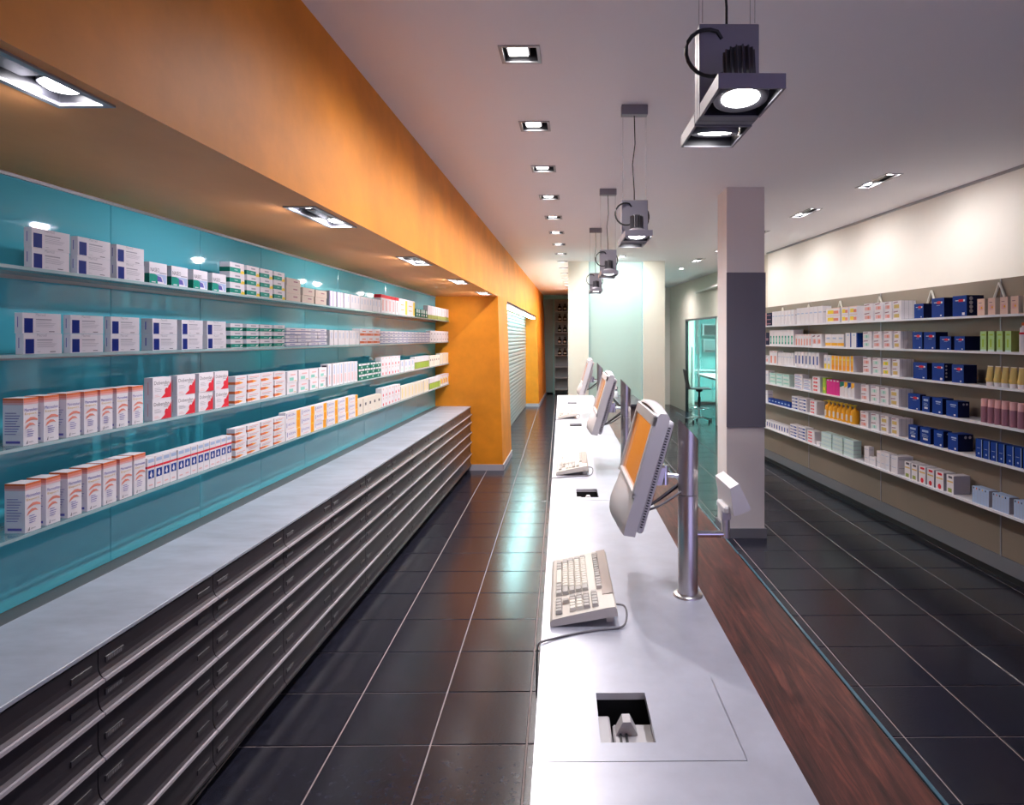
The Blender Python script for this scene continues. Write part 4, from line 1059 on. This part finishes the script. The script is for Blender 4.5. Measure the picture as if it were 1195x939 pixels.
def make_monitor():
    t = thing('monitor', 'x', 'monitor', (0, 0, 0), FC, 'flat monitors on the steel poles')
    W2 = 0.205; H = 0.345
    M = Matrix.Rotation(math.radians(16), 4, 'Y')
    def P(mb, name, parent=t):
        mb.xform(M); return part(mb, name, parent)
    # front housing, bowed along its height: outline in (t, s), t to the back
    mb = MB()
    pr = [(-0.024, 0.030), (-0.020, 0.012), (-0.006, 0.0), (0.030, 0.004), (0.034, H - 0.006), (0.022, H + 0.004), (0.004, H), (0.000, H - 0.010), (0.000, 0.108), (-0.012, 0.085), (-0.022, 0.055)]
    nb = 8
    ring = []
    for k in range(nb + 1):
        q = -1 + 2 * k / nb
        y = q * W2
        bow = 0.010 * (1 - q * q)
        e = 0.12 + 0.88 * (1 - q * q)
        ring.append([((a * e if a < 0 else a) - bow * (0.5 if a < 0.01 else 0), y, s + (bow * 1.3 if s > H * 0.9 else 0) - (bow * 0.6 if s < 0.02 else 0)) for a, s in pr])
    m = len(pr)
    v = [p for r_ in ring for p in r_]
    f = []
    for k in range(nb):
        for j in range(m):
            if j == 7: continue                     # screen side left open between frame strips
            f.append([k * m + j, k * m + (j + 1) % m, (k + 1) * m + (j + 1) % m, (k + 1) * m + j])
    mb.add(v, f, BEIGE, True)
    mb.add(ring[0], [list(range(m))], BEIGE); mb.add(ring[-1], [list(range(m - 1, -1, -1))], BEIGE)
    P(mb, 'housing')
    mb = MB()
    s0, s1, yi = 0.108, H - 0.010, W2 - 0.026
    WB = W2 - 0.001
    for (ya, yb, sa, sb) in ((-WB, WB, s1 - 0.030, s1 + 0.004), (-WB, WB, s0 - 0.004, s0 + 0.012), (-WB, -yi, s0, s1), (yi, WB, s0, s1)):
        mb.rbox(-0.008, 0.012, ya, yb, sa, sb, BEIGE, 0.003, 1)
    P(mb, 'bezel')
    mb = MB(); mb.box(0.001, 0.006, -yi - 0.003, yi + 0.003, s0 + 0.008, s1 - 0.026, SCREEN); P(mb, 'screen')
    mb = MB(); mb.rbox(0.030, 0.052, -W2 + 0.012, W2 - 0.012, 0.012, H - 0.012, BEIGE, 0.009, 2); mb.rbox(0.048, 0.066, -0.12, 0.12, 0.07, 0.26, BEIGE, 0.008, 2); bk = P(mb, 'rear_housing')
    mb = MB()
    for k in range(38):
        s = 0.03 + k * 0.0076
        mb.box(0.0375, 0.0445, -W2 + 0.0112, -W2 + 0.0135, s, s + 0.0034, BLACKPL)
        mb.box(0.0375, 0.0445, W2 - 0.0135, W2 - 0.0112, s, s + 0.0034, BLACKPL)
    P(mb, 'vent_slots', bk)['kind'] = 'stuff'
    return t

def make_display():
    t = thing('customer_display', 'x', 'display', (0, 0, 0), FC, 'customer displays on the pole arms')
    mb = MB()
    mb.prism([(-0.0085, 0.067), (0.012, 0.078), (0.040, 0.021), (0.037, 0.0155), (0.001, 0.002)], 'y', -0.08, 0.08, BEIGE)
    part(mb, 'housing', t)
    mb = MB(); mb.quad([(0.0138, -0.07, 0.0765), (0.0138, 0.07, 0.0765), (0.0398, 0.07, 0.0240), (0.0398, -0.07, 0.0240)], mat('display_cover', (0.20, 0.21, 0.22), 0.2))
    part(mb, 'display_window', t)
    mb = MB(); mb.rbox(-0.014, 0.006, -0.045, 0.045, -0.002, 0.016, BEIGE, 0.004, 1); mb.rbox(-0.012, 0.010, -0.012, 0.012, -0.025, 0.01, BEIGE, 0.003, 1); part(mb, 'swivel', t)
    return t

def make_keyboard(side_cable=True):
    t = thing('keyboard', 'x', 'keyboard', (0, 0, 0), FC, 'beige keyboards on the counter')
    W, Ln = 0.178, 0.455
    tilt = 9.0
    M = Matrix.Rotation(math.radians(-tilt), 4, 'Y')
    mb = MB()
    mb.prism([(0, 0.0), (0.0, 0.012), (0.008, 0.018), (0.050, 0.021), (W - 0.02, 0.026), (W - 0.004, 0.025), (W, 0.018), (W, 0.0)], 'y', 0, Ln, BEIGE2)
    mb.xform(M); part(mb, 'case', t)
    mb = MB(); mb.prism([(0.146, 0.0265), (W - 0.003, 0.0265), (W - 0.003, 0.0285), (0.146, 0.0275)], 'y', 0.09, Ln - 0.004, mat('tan_strip', (0.43, 0.35, 0.30), 0.55)); mb.xform(M); part(mb, 'top_strip', t)
    kl, kd = MB(), MB()
    def key(mbk, m, x, y, wx, wy, z=0.021):
        z += (x - 0.02) * 0.036
        a, b, i = wx * 0.47, wy * 0.47, 0.0022
        v = [(x - a, y - b, z), (x + a, y - b, z), (x + a, y + b, z), (x - a, y + b, z), (x - a + i, y - b + i, z + .009), (x + a - i, y - b + i, z + .009), (x + a - i, y + b - i, z + .009), (x - a + i, y + b - i, z + .009)]
        mbk.add(v, [[4, 5, 6, 7], [0, 1, 5, 4], [1, 2, 6, 5], [2, 3, 7, 6], [3, 0, 4, 7]], m)
    p = 0.0188
    # typing block: rows run along the length; row 0 is the space-bar row nearest the front edge
    yb = 0.140
    for r in range(5):
        x = 0.026 + r * p
        yy = yb
        row = {0: [1.4, 1.3, 1.3, 6.2, 1.3, 1.3, 1.4], 1: [2.6] + [1] * 10 + [2.1], 2: [2.1] + [1] * 11 + [1.6], 3: [1.6] + [1] * 12 + [1.1], 4: [2] + [1] * 12 + [1]}[r]
        for q, wd in enumerate(row):
            end = q in (0, len(row) - 1) or (r == 0 and wd < 2)
            tgt, m = (kd, KEYD) if end else (kl, KEYL)
            key(tgt, m, x, yy + wd * p / 2, p, wd * p)
            yy += wd * p
    for q in range(15):
        g = (q // 4) * 0.004
        key(kd, KEYD, 0.026 + 6.1 * p, yb + 0.004 + q * 0.0185 + g, p, 0.0185)
    for r in range(6):                     # numeric and cursor block at the near end
        for q in range(5):
            if r == 1 and q != 3: continue
            x = 0.026 + (r if r < 5 else 5.2) * p
            lightk = 1 < r < 4 and q < 3
            key(kl if lightk else kd, KEYL if lightk else KEYD, x, 0.030 + q * 0.0196, p, 0.0196)
    kl.xform(M); kd.xform(M)
    part(kl, 'light_keys', t)['kind'] = 'stuff'
    part(kd, 'grey_keys', t)['kind'] = 'stuff'
    zr = W * math.sin(math.radians(tilt))
    mb = MB()
    for y in (0.03, Ln - 0.05): mb.prism([(W - 0.03, 0.0), (W - 0.012, 0.0), (W - 0.010, zr), (W - 0.034, zr * 0.85)], 'y', y, y + 0.022, BEIGE2)
    part(mb, 'foot', t)
    mb = MB()
    P = [(W - 0.01, 0.06, 0.035), (W + 0.018, 0.05, 0.034), (W + 0.022, 0.02, 0.018), (W + 0.005, -0.01, 0.004), (0.12, -0.024, 0.0028), (0.06, -0.045, 0.0028), (0.01, -0.070, 0.0030), (-0.018, -0.090, 0.0045), (-0.0295, -0.098, -0.004), (-0.0315, -0.104, -0.05), (-0.0315, -0.106, -0.14)]
    Q = []
    for i in range(len(P) - 1):           # smooth the cable
        p0, p1, p2, p3 = [Vector(P[max(0, min(len(P) - 1, i + d))]) for d in (-1, 0, 1, 2)]
        for s in range(5):
            q = s / 5
            Q.append(0.5 * ((2 * p1) + (p2 - p0) * q + (2 * p0 - 5 * p1 + 4 * p2 - p3) * q * q + (3 * p1 - p0 - 3 * p2 + p3) * q ** 3))
    mb.tube(Q, 0.0026, GREYCABLE, 6); part(mb, 'cable', t)
    return t
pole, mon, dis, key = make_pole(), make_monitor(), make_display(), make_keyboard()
POLES = [1.909, 3.755, 6.26]
names = ['by the wide printer opening', 'in the middle of the counter', 'on the counter run by the dark desk']
for k, y in enumerate(POLES):
    first = k == 0
    a = pole if first else copy_tree(pole)
    a.location = FC.w(0.369, y, HT); a['label'] = 'brushed steel monitor pole with slanted top ' + names[k]
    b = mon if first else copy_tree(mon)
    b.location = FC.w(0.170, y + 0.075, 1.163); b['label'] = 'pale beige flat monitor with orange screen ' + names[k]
    c = dis if first else copy_tree(dis)
    c.location = FC.w(0.480, y, HT + 0.250); c.scale = (1.2, 1.1, 1.2); c['label'] = 'pale beige customer display on arm of pole ' + names[k]
    d = key if first else copy_tree(key)
    d.location = FC.w(-0.028, [1.702, 3.575, 6.08][k], HT); d['label'] = 'beige keyboard with grey cable ' + names[k]
    if k == 1: d.rotation_euler[2] -= 0.02
    if k == 2: d.rotation_euler[2] += 0.03

# ------------------------------------------------------------------ lights: recessed ceiling spots
def make_down():
    t = thing('recessed_downlight', 'square recessed downlight in the ceiling row along the orange bulkhead', 'downlight', (0, 0, 0), FL, 'square downlights along the orange bulkhead')
    mb = MB()
    o, i = 0.092, 0.076
    for a, b, c, d in ((-o, o, -o, -i), (-o, o, i, o), (-o, -i, -i, i), (i, o, -i, i)): mb.box(a, b, c, d, -0.005, 0.003, FRAME)
    part(mb, 'frame', t)
    mb = MB()
    h = 0.12
    q = [(-i, -i), (i, -i), (i, i), (-i, i)]
    for k in range(4):
        p, r = q[k], q[(k + 1) % 4]
        mb.quad([(p[0], p[1], 0.0), (r[0], r[1], 0.0), (r[0], r[1], h), (p[0], p[1], h)], CAN)
    mb.quad([(p[0], p[1], h) for p in q], CAN)
    part(mb, 'housing', t)
    mb = MB(); mb.box(-0.062, 0.040, -0.055, 0.055, 0.016, 0.05, FRAME); hd = part(mb, 'lamp_head', t)
    mb = MB(); mb.rbox(-0.054, 0.032, -0.048, 0.048, 0.010, 0.0175, LENSW, 0.003, 1); part(mb, 'lens', hd)
    return t
down = make_down()
for k, (v, u) in enumerate(DOWN):
    d = down if k == 0 else copy_tree(down)
    d.location = FL.w(v, u, CZ)
    d['label'] = 'square recessed ceiling downlight, %s of its row from the corridor end' % ORDN[len(DOWN) - 1 - k]
    X, Y, _ = FL.w(v - 0.01, u)
    spot('downlight_lamp', (X, Y, CZ - 0.002), (X - 0.02, Y, 0), P_DOWN, 165, 1.0, WARM, 0.03, d)

def make_long(label, group):
    t = thing('recessed_twin_spot', label, 'twin spotlight', (0, 0, 0), FW, group)
    mb = MB()
    ox, oy, ix, iy = 0.066, 0.25, 0.050, 0.233
    for a, b, c, d in ((-ox, ox, -oy, -iy), (-ox, ox, iy, oy), (-ox, -ix, -iy, iy), (ix, ox, -iy, iy)): mb.box(a, b, c, d, -0.005, 0.003, FRAME)
    part(mb, 'frame', t)
    mb = MB(); h = 0.12
    q = [(-ix, -iy), (ix, -iy), (ix, iy), (-ix, iy)]
    for k in range(4):
        p, r = q[k], q[(k + 1) % 4]
        mb.quad([(p[0], p[1], 0.0), (r[0], r[1], 0.0), (r[0], r[1], h), (p[0], p[1], h)], CAN)
    mb.quad([(p[0], p[1], h) for p in q], CAN)
    part(mb, 'housing', t)
    mb = MB(); mb.rbox(-0.040, 0.040, -0.115, 0.115, 0.012, 0.05, CAN, 0.01, 2); part(mb, 'centre_cover', t)
    for s in (-1, 1):
        mb = MB(); mb.lathe([(0.046, 0.02), (0.046, 0.05)], (0, s * 0.178, 0), FRAME, 18); hd = part(mb, 'lamp_head', t)
        mb = MB(); mb.lathe([(0.001, 0.010), (0.03, 0.011), (0.041, 0.018), (0.041, 0.024)], (0, s * 0.178, 0), LENS, 18); part(mb, 'lens', hd)
    return t
lt = make_long('long recessed twin spotlight in the orange soffit above the glass shelves', 'twin spotlights in the orange soffit')
for k, (v, u) in enumerate(SOFL):
    d = lt if k == 0 else copy_tree(lt)
    d['label'] = 'long recessed twin spotlight in orange soffit, %s from the orange pier' % ORDN[4 - k]
    d.location = FL.w(v, u, SOF); d.rotation_euler = (0, 0, FL.a)
    for s in (-1, 1):
        X, Y, _ = FL.w(v, u + s * 0.178)
        spot('twin_spot_lamp', (X, Y, SOF - 0.002), (X - 0.70, Y, SOF - 0.32), P_SOFFIT / 2 * (0.38, 0.75, 1, 1, 1)[k], 165, 1.0, COOL if k < 2 else WARM, 0.03, d)
rt = make_long('long recessed twin spotlight in the ceiling before the taupe shelf wall', 'twin spotlights before the shelf wall')
for k, (w, Y) in enumerate(RGT):
    d = rt if k == 0 else copy_tree(rt)
    X = w - 0.073 * Y
    d['label'] = 'long recessed twin spotlight before the shelf wall, %s from the glass door' % ORDN[4 - k]
    d.location = (X, Y, CZ); d.rotation_euler = (0, 0, FR.a)
    for s in (-1, 1):
        spot('twin_spot_lamp', (X, Y + s * 0.178, CZ - 0.002), (X + 0.75, Y + s * 0.25, 1.9), P_RIGHT / 2, 130, 0.85, (1, 0.95, 0.92), 0.03, d)
# round ceiling downlights at the rear; the last is unseen, added to brighten it
for (wx, wy), lab, tgt, pw, cl in ((WASH, 'small round downlight before the frosted glass pane', (WASH[0], YP + 0.1, 2.0), P_WASH, (0.9, 1.0, 0.98)),
                               ((2.07, 12.1), 'small round downlight before the glass door', (2.5, 12.6, 0), P_REAR, WARM),
                               ((2.0, 14.6), 'added unseen round downlight near the rear wall', (2.3, 14.8, 0), P_REAR, WARM)):
    t = thing('round_downlight', lab, 'downlight', (wx, wy, CZ), FW)
    mb = MB(); mb.lathe([(0.04, 0.0), (0.06, -0.002), (0.062, -0.008), (0.042, -0.010)], (wx, wy, CZ), FRAME, 20, True, False); part(mb, 'ring', t)
    mb = MB(); mb.lathe([(0.001, -0.006), (0.042, -0.006)], (wx, wy, CZ), LENSW, 20); part(mb, 'lens', t)
    spot('round_downlight_lamp', (wx, wy, CZ - 0.02), tgt, pw, 150, 0.9, cl, 0.03, t)

# pendant twin-head spotlights
def make_pendant():
    t = thing('pendant_spotlight', 'x', 'pendant light', (0, 0, 0), FC, 'grey pendant spotlights above the counter')
    hw = 0.072
    ZT = -(CZ - 2.455)                       # top of body below the ceiling
    mb = MB(); mb.rbox(-hw, hw, -0.026, 0.026, -0.055, 0, LAMPGREY, 0.002, 1); part(mb, 'ceiling_rose', t)
    for sx in (-1, 1):
        for sy in (-1, 1):
            mb = MB(); mb.tube([(sx * hw * 0.88, sy * 0.02, -0.05), (sx * hw * 0.88, sy * 0.02, ZT + 0.004)], 0.0008, WIRE, 5); part(mb, 'wire', t)
    mb = MB(); mb.tube([(0.0, 0, -0.05), (0.004, 0, ZT * 0.4), (-0.010, 0, ZT * 0.62), (0.0, 0, ZT * 0.9), (0.0, 0, ZT)], 0.0032, BLACKRUB, 7); part(mb, 'supply_cable', t)
    ZB = ZT - 0.225
    mb = MB(); mb.rbox(-hw, hw, -0.026, 0.000, ZB, ZT, LAMPGREY, 0.0015, 1); mb.rbox(-hw, hw, 0.003, 0.029, ZB, ZT, LAMPGREY, 0.0015, 1); mb.box(-hw + .004, hw - .004, -.002, .005, ZB + .004, ZT - .004, DARK)
    part(mb, 'ballast_box', t)
    for s in (-1, 1):
        yc = s * 0.125 + 0.0015
        mb = MB()
        zf0, zf1 = ZB - 0.002, ZB + 0.030
        o, i = hw, hw - 0.006
        for a, b, c, d in ((-o, o, yc - .092, yc - .086), (-o, o, yc + .086, yc + .092), (-o, -i, yc - .086, yc + .086), (i, o, yc - .086, yc + .086)): mb.box(a, b, c, d, zf0, zf1, LAMPGREY)
        mb.box(-0.012, 0.012, min(yc - s * 0.10, 0.029 * s), max(yc - s * 0.10, 0.029 * s), zf0 + .006, zf1 - .006, LAMPGREY)
        for a, b, c, d in ((-i, i, yc - .086, yc - .0855), (-i, i, yc + .0855, yc + .086), (-i, -i + .0005, yc - .0855, yc + .0855), (i - .0005, i, yc - .0855, yc + .0855)): mb.box(a, b, c, d, zf0 + .003, zf1, CAN)
        fr = part(mb, 'gimbal_frame', t)
        mb = MB()
        tl = Matrix.Translation((0, yc, ZB + 0.014)) @ Matrix.Rotation(math.radians(-s * 0 + (-8 if s < 0 else 10)), 4, 'X')
        mb.lathe([(0.042, -0.004), (0.056, -0.009), (0.060, -0.008), (0.062, 0.000), (0.060, 0.014), (0.048, 0.026), (0.034, 0.034)], (0, 0, 0), LAMPGREY, 26, True, False); mb.xform(tl)
        hd = part(mb, 'lamp_ring', t)
        mb = MB(); mb.lathe([(0.001, -0.007), (0.030, -0.007), (0.042, -0.005), (0.043, 0.0)], (0, 0, 0), LENS, 26); mb.xform(tl); part(mb, 'lens', hd)
        mb = MB(); mb.lathe([(0.026, 0.030), (0.026, 0.108), (0.018, 0.112)], (0, 0, 0), LAMPDARK, 18)
        for k in range(16):
            a = 2 * math.pi * k / 16
            st = len(mb.v)
            mb.box(0.024, 0.036, -0.0016, 0.0016, 0.032, 0.106, LAMPDARK); mb.xform(Matrix.Rotation(a, 4, 'Z'), st)
        mb.xform(tl); part(mb, 'heat_sink', t)
        P = []
        for k in range(15):
            a = k / 14
            ang = math.radians(70 + 230 * a)
            P.append((-0.048 + 0.052 * math.cos(ang) * (1 - .1 * a) - 0.012 * math.sin(math.pi * a), s * (0.030 + 0.05 * a), ZT - 0.075 + 0.058 * math.sin(ang) - 0.015 * a))
        P = [(P[0][0] + 0.012, s * 0.025, P[0][2] - 0.016)] + P + [(-0.01, yc, ZB + 0.075)]
        if s > 0: P = [(-0.8 * p[0], p[1], p[2]) for p in P]
        mb = MB(); mb.tube(P, 0.0048, BLACKRUB, 8); part(mb, 'loop_cable', t)
    return t, ZB
pend, ZB = make_pendant()
PN = ['nearest the wide printer opening', 'between the first and second keyboards', 'over the middle of the counter', 'over the far counter run by the dark desk']
for k, (cX, Y) in enumerate(((0.404, 1.60), (0.403, 3.62), (0.402, 5.65), (0.400, 7.66))):
    d = pend if k == 0 else copy_tree(pend)
    d.location = FC.w(cX, Y, CZ); d['label'] = 'grey twin-head pendant spotlight ' + PN[k]
    for s in (-1, 1):
        X, YY, _ = FC.w(cX, Y + s * 0.125)
        spot('pendant_lamp', (X, YY, CZ + ZB - 0.004), (X - 0.08, YY + (-0.08 if s < 0 else 0.12), 0.9), P_PEND, 95, 0.7, COOL, 0.035, d)

# ------------------------------------------------------------------ roller shutter with strip light
t = thing('roller_shutter', 'pale horizontal slat roller shutter between the orange piers', 'roller shutter', (-1.29, (YC + YO) / 2, 0), FL)
NS = 30
sh = 2.20 / NS
for k in range(NS):
    z = k * sh
    mb = MB()
    mb.prism([(-1.305, z + 0.001), (-1.292, z + 0.002), (-1.284, z + sh * 0.3), (-1.284, z + sh * 0.7), (-1.292, z + sh - 0.004), (-1.305, z + sh - 0.003)], 'y', YC + 0.003, YO - 0.003, SLAT)
    part(mb, 'slat', t)
mb = MB(); mb.box(-1.33, -1.306, YC + 0.003, YO - 0.003, 0, 2.2, DARK); part(mb, 'backing', t)
t = thing('strip_light', 'glowing cyan white strip light along the top of the shutter', 'strip light', (-1.09, (YC + YO) / 2, 2.17), FL)
mb = MB(); mb.box(-1.13, -1.035, YC + 0.01, YO - 0.4, 2.185, SOF - 0.021, FRAME); part(mb, 'housing', t)
mb = MB(); mb.rbox(-1.125, -1.040, YC + 0.02, YO - 0.41, 2.150, 2.186, STRIPM, 0.006, 2); part(mb, 'diffuser', t)
al = bpy.data.lights.new('strip_lamp', 'AREA'); al.shape = 'RECTANGLE'; al.size = 0.08; al.size_y = 6.0; al.energy = P_STRIP; al.color = (0.6, 0.97, 1.0)
ao = bpy.data.objects.new('strip_lamp', al); COL.objects.link(ao); ao.parent = t; ao.location = (0.005, -0.2, -0.025); ao.rotation_euler = (0, math.radians(-18), 0)

# ------------------------------------------------------------------ bottle shelf at the end of the corridor
bx0, bx1, by = px(647, 19.8), 0.006, 19.8
t = thing('bottle_shelf', 'grey shelf unit with brown bottles at the corridor end', 'shelf unit', ((bx0 + bx1) / 2, by + .15, 0), FW)
mb = MB(); mb.box(bx0, bx1, by + 0.32, by + 0.34, 0.0, 2.86, SHELFGREY); part(mb, 'back', t)
for x in (bx0, bx1 - 0.02): 
    mb = MB(); mb.box(x, x + 0.02, by, by + 0.33, 0, 2.86, SHELFGREY); part(mb, 'side', t)
BZ = [2.514, 2.207, 1.87, 1.52, 1.17, .82, .495, .14]
for z in BZ + [2.85]:
    mb = MB(); mb.box(bx0 + .02, bx1 - .02, by + 0.005, by + 0.33, z - 0.022, z, mat('pale_shelf_board', (0.42, 0.42, 0.45), 0.5)); part(mb, 'board', t)
bprof = [(0.055, 0), (0.057, 0.01), (0.057, 0.115), (0.045, 0.14), (0.018, 0.152), (0.016, 0.185)]
def bottle():
    t = thing('apothecary_bottle', 'x', 'bottle', (0, 0, 0), FW, 'brown apothecary bottles at the corridor end')
    mb = MB(); mb.lathe(bprof, (0, 0, 0), BROWNGLASS, 14); part(mb, 'flask', t)
    mb = MB(); mb.lathe([(0.014, .183), (0.026, .187), (0.026, .21), (0.001, .212)], (0, 0, 0), BROWNGLASS, 12); part(mb, 'stopper', t)
    mb = MB()
    n = 6
    arc = [(0.0578 * math.sin(a), -0.0578 * math.cos(a)) for a in [(-0.7 + 1.4 * k / n) for k in range(n + 1)]]
    for a, b in zip(arc[:-1], arc[1:]): mb.quad([(a[0], a[1], .04), (b[0], b[1], .04), (b[0], b[1], .085), (a[0], a[1], .085)], LABELW)
    part(mb, 'label', t)
    return t
bo = None
for r, z in enumerate(BZ[:5]):
    for q, x in enumerate((px(653, by) , px(659.2, by))):
        b = bottle() if bo is None else copy_tree(bo)
        bo = bo or b
        b.location = (x, by + 0.09, z)
        b['label'] = 'brown apothecary bottle, %s from the door, on %s corridor shelf board' % (ORDN[q], ['the uppermost', 'the second', 'the third', 'the fourth', 'the fifth'][r])

# ------------------------------------------------------------------ laboratory furniture and stool
t = thing('laboratory_table', 'white laboratory table with dark edge behind the glass door', 'table', (3.35, 14.2, 0), FW)
mb = MB(); mb.box(3.02, 3.75, 12.95, 15.5, 0.83, 0.86, mat('white_laminate', (0.8, 0.82, 0.82), 0.4)); part(mb, 'table_top', t)
mb = MB(); mb.box(3.015, 3.02, 12.95, 15.5, 0.815, 0.855, BLACKPL); mb.box(3.02, 3.75, 12.94, 12.95, 0.815, 0.855, BLACKPL); part(mb, 'dark_edge', t)
for x in (3.06, 3.70):
    for y in (13.0, 15.44):
        mb = MB(); mb.box(x - .02, x + .02, y - .02, y + .02, 0, 0.83, STEEL); part(mb, 'leg', t)
TCAB = mat('teal_cabinet', (0.15, 0.42, 0.42), 0.4)
for k in range(4):
    x = 2.95 + k * 0.37
    t = thing('laboratory_cabinet', 'teal laboratory base cabinet, %s from the glass door' % ORDN[k], 'cabinet', (x + .18, 17.1, 0), FW, 'teal base cabinets in the laboratory')
    mb = MB(); mb.box(x, x + .365, 16.85, 17.4, 0.05, 0.84, TEALW); part(mb, 'body', t)
    mb = MB(); mb.rbox(x + .004, x + .361, 16.832, 16.85, 0.07, 0.83, TCAB, .002, 1); d = part(mb, 'door', t)
    mb = MB(); mb.box(x + .30, x + .315, 16.815, 16.832, 0.6, 0.76, STEEL); part(mb, 'handle', d)
mb = MB(); mb.rbox(2.93, 4.45, 16.8, 17.4, 0.842, 0.872, mat('white_laminate', (0.8, 0.82, 0.82), 0.4), .003, 1)
solo(mb, 'laboratory_worktop', 'white worktop along the teal laboratory wall', 'worktop', (3.7, 17.1, 0.842), FW)
for nm, lab, x0, x1, z0, z1 in (('wall_oven', 'black wall oven high in the laboratory', 3.50, 4.1, 1.76, 2.06), ('wall_cabinet', 'dark framed glass cabinet below the laboratory oven', 3.52, 4.1, 1.32, 1.66)):
    t = thing(nm, lab, nm.split('_')[1], ((x0 + x1) / 2, 17.3, z0), FW)
    mb = MB(); mb.box(x0, x1, 17.15, 17.4, z0, z1, mat('steel_case', (0.4, 0.42, 0.43), .4, .5)); part(mb, 'case', t)
    mb = MB(); mb.box(x0 + .03, x1 - .03, 17.13, 17.15, z0 + .05, z1 - .03, BLACKPL if nm == 'wall_oven' else mat('dim_glass', (0.2, 0.25, 0.26), .1)); part(mb, 'front', t)
    mb = MB(); mb.box(x0 + .03, x1 - .03, 17.12, 17.135, z0 + .02, z0 + .06, BLACKPL); part(mb, 'handle_bar', t)
t = thing('tap', 'steel tap on the laboratory worktop', 'tap', (3.45, 17.25, 0.872), FW)
mb = MB(); mb.tube([(3.45, 17.25, .87), (3.45, 17.25, 1.12), (3.45, 17.2, 1.17), (3.45, 17.12, 1.16), (3.45, 17.1, 1.12)], 0.012, CHROME, 8); part(mb, 'spout', t)
mb = MB(); mb.tube([(3.45, 17.25, .92), (3.51, 17.24, .95)], 0.008, CHROME, 8); part(mb, 'lever', t)
t = thing('laboratory_lamp', 'cool fluorescent ceiling lamp inside the laboratory', 'lamp', (3.6, 14.6, 2.66), FW)
mb = MB(); mb.box(3.45, 3.75, 13.6, 15.6, 2.63, 2.662, FRAME); part(mb, 'housing', t)
mb = MB(); mb.rbox(3.47, 3.73, 13.62, 15.58, 2.612, 2.632, STRIPM, .004, 1); part(mb, 'diffuser', t)
al = bpy.data.lights.new('laboratory_tube', 'AREA'); al.shape = 'RECTANGLE'; al.size = 0.25; al.size_y = 1.9; al.energy = P_LAB; al.color = (0.75, 1.0, 0.98)
ao = bpy.data.objects.new('laboratory_tube', al); COL.objects.link(ao); ao.parent = t; ao.location = (0, 0, -0.055)

sx, sy = px(816, 13.29), 13.29
t = thing('office_stool', 'black swivel work chair with chrome foot ring by the glass door', 'chair', (sx, sy, 0), FW)
mb = MB(); mb.rbox(sx - .20, sx + .21, sy - .2, sy + .2, 0.665, 0.69, CHAIRF, .01, 2); part(mb, 'seat', t)
mb = MB(); mb.prism([(sx - .20, .67), (sx - .235, .80), (sx - .285, 1.06), (sx - .305, 1.055), (sx - .26, .80), (sx - .235, .67)], 'y', sy - .17, sy + .17, CHAIRF); part(mb, 'backrest', t)
mb = MB(); mb.lathe([(.03, .30), (.03, .50), (.02, .50), (.02, .60), (.07, .62), (.07, .668)], (sx, sy, 0), BLACKPL, 14); mb.lathe([(.026, .07), (.026, .31)], (sx, sy, 0), CHROME, 14); part(mb, 'column', t)
mb = MB(); mb.tube([(sx + .19 * math.cos(a * math.pi / 10), sy + .19 * math.sin(a * math.pi / 10), .27) for a in range(21)], .009, CHROME, 6)
for a in range(3): mb.tube([(sx, sy, .27), (sx + .19 * math.cos(a * 2.094), sy + .19 * math.sin(a * 2.094), .27)], .006, CHROME, 6)
part(mb, 'foot_ring', t)
for k in range(5):
    a = 2 * math.pi * k / 5 + 0.3
    ex, ey = sx + .27 * math.cos(a), sy + .27 * math.sin(a)
    mb = MB(); mb.tube([(sx, sy, .10), (ex, ey, .065)], [.016, .010], CHROME, 8); lg = part(mb, 'leg', t)
    mb = MB(); mb.rbox(ex - .02, ex + .02, ey - .02, ey + .02, 0, .055, BLACKPL, .012, 2); part(mb, 'caster', lg)
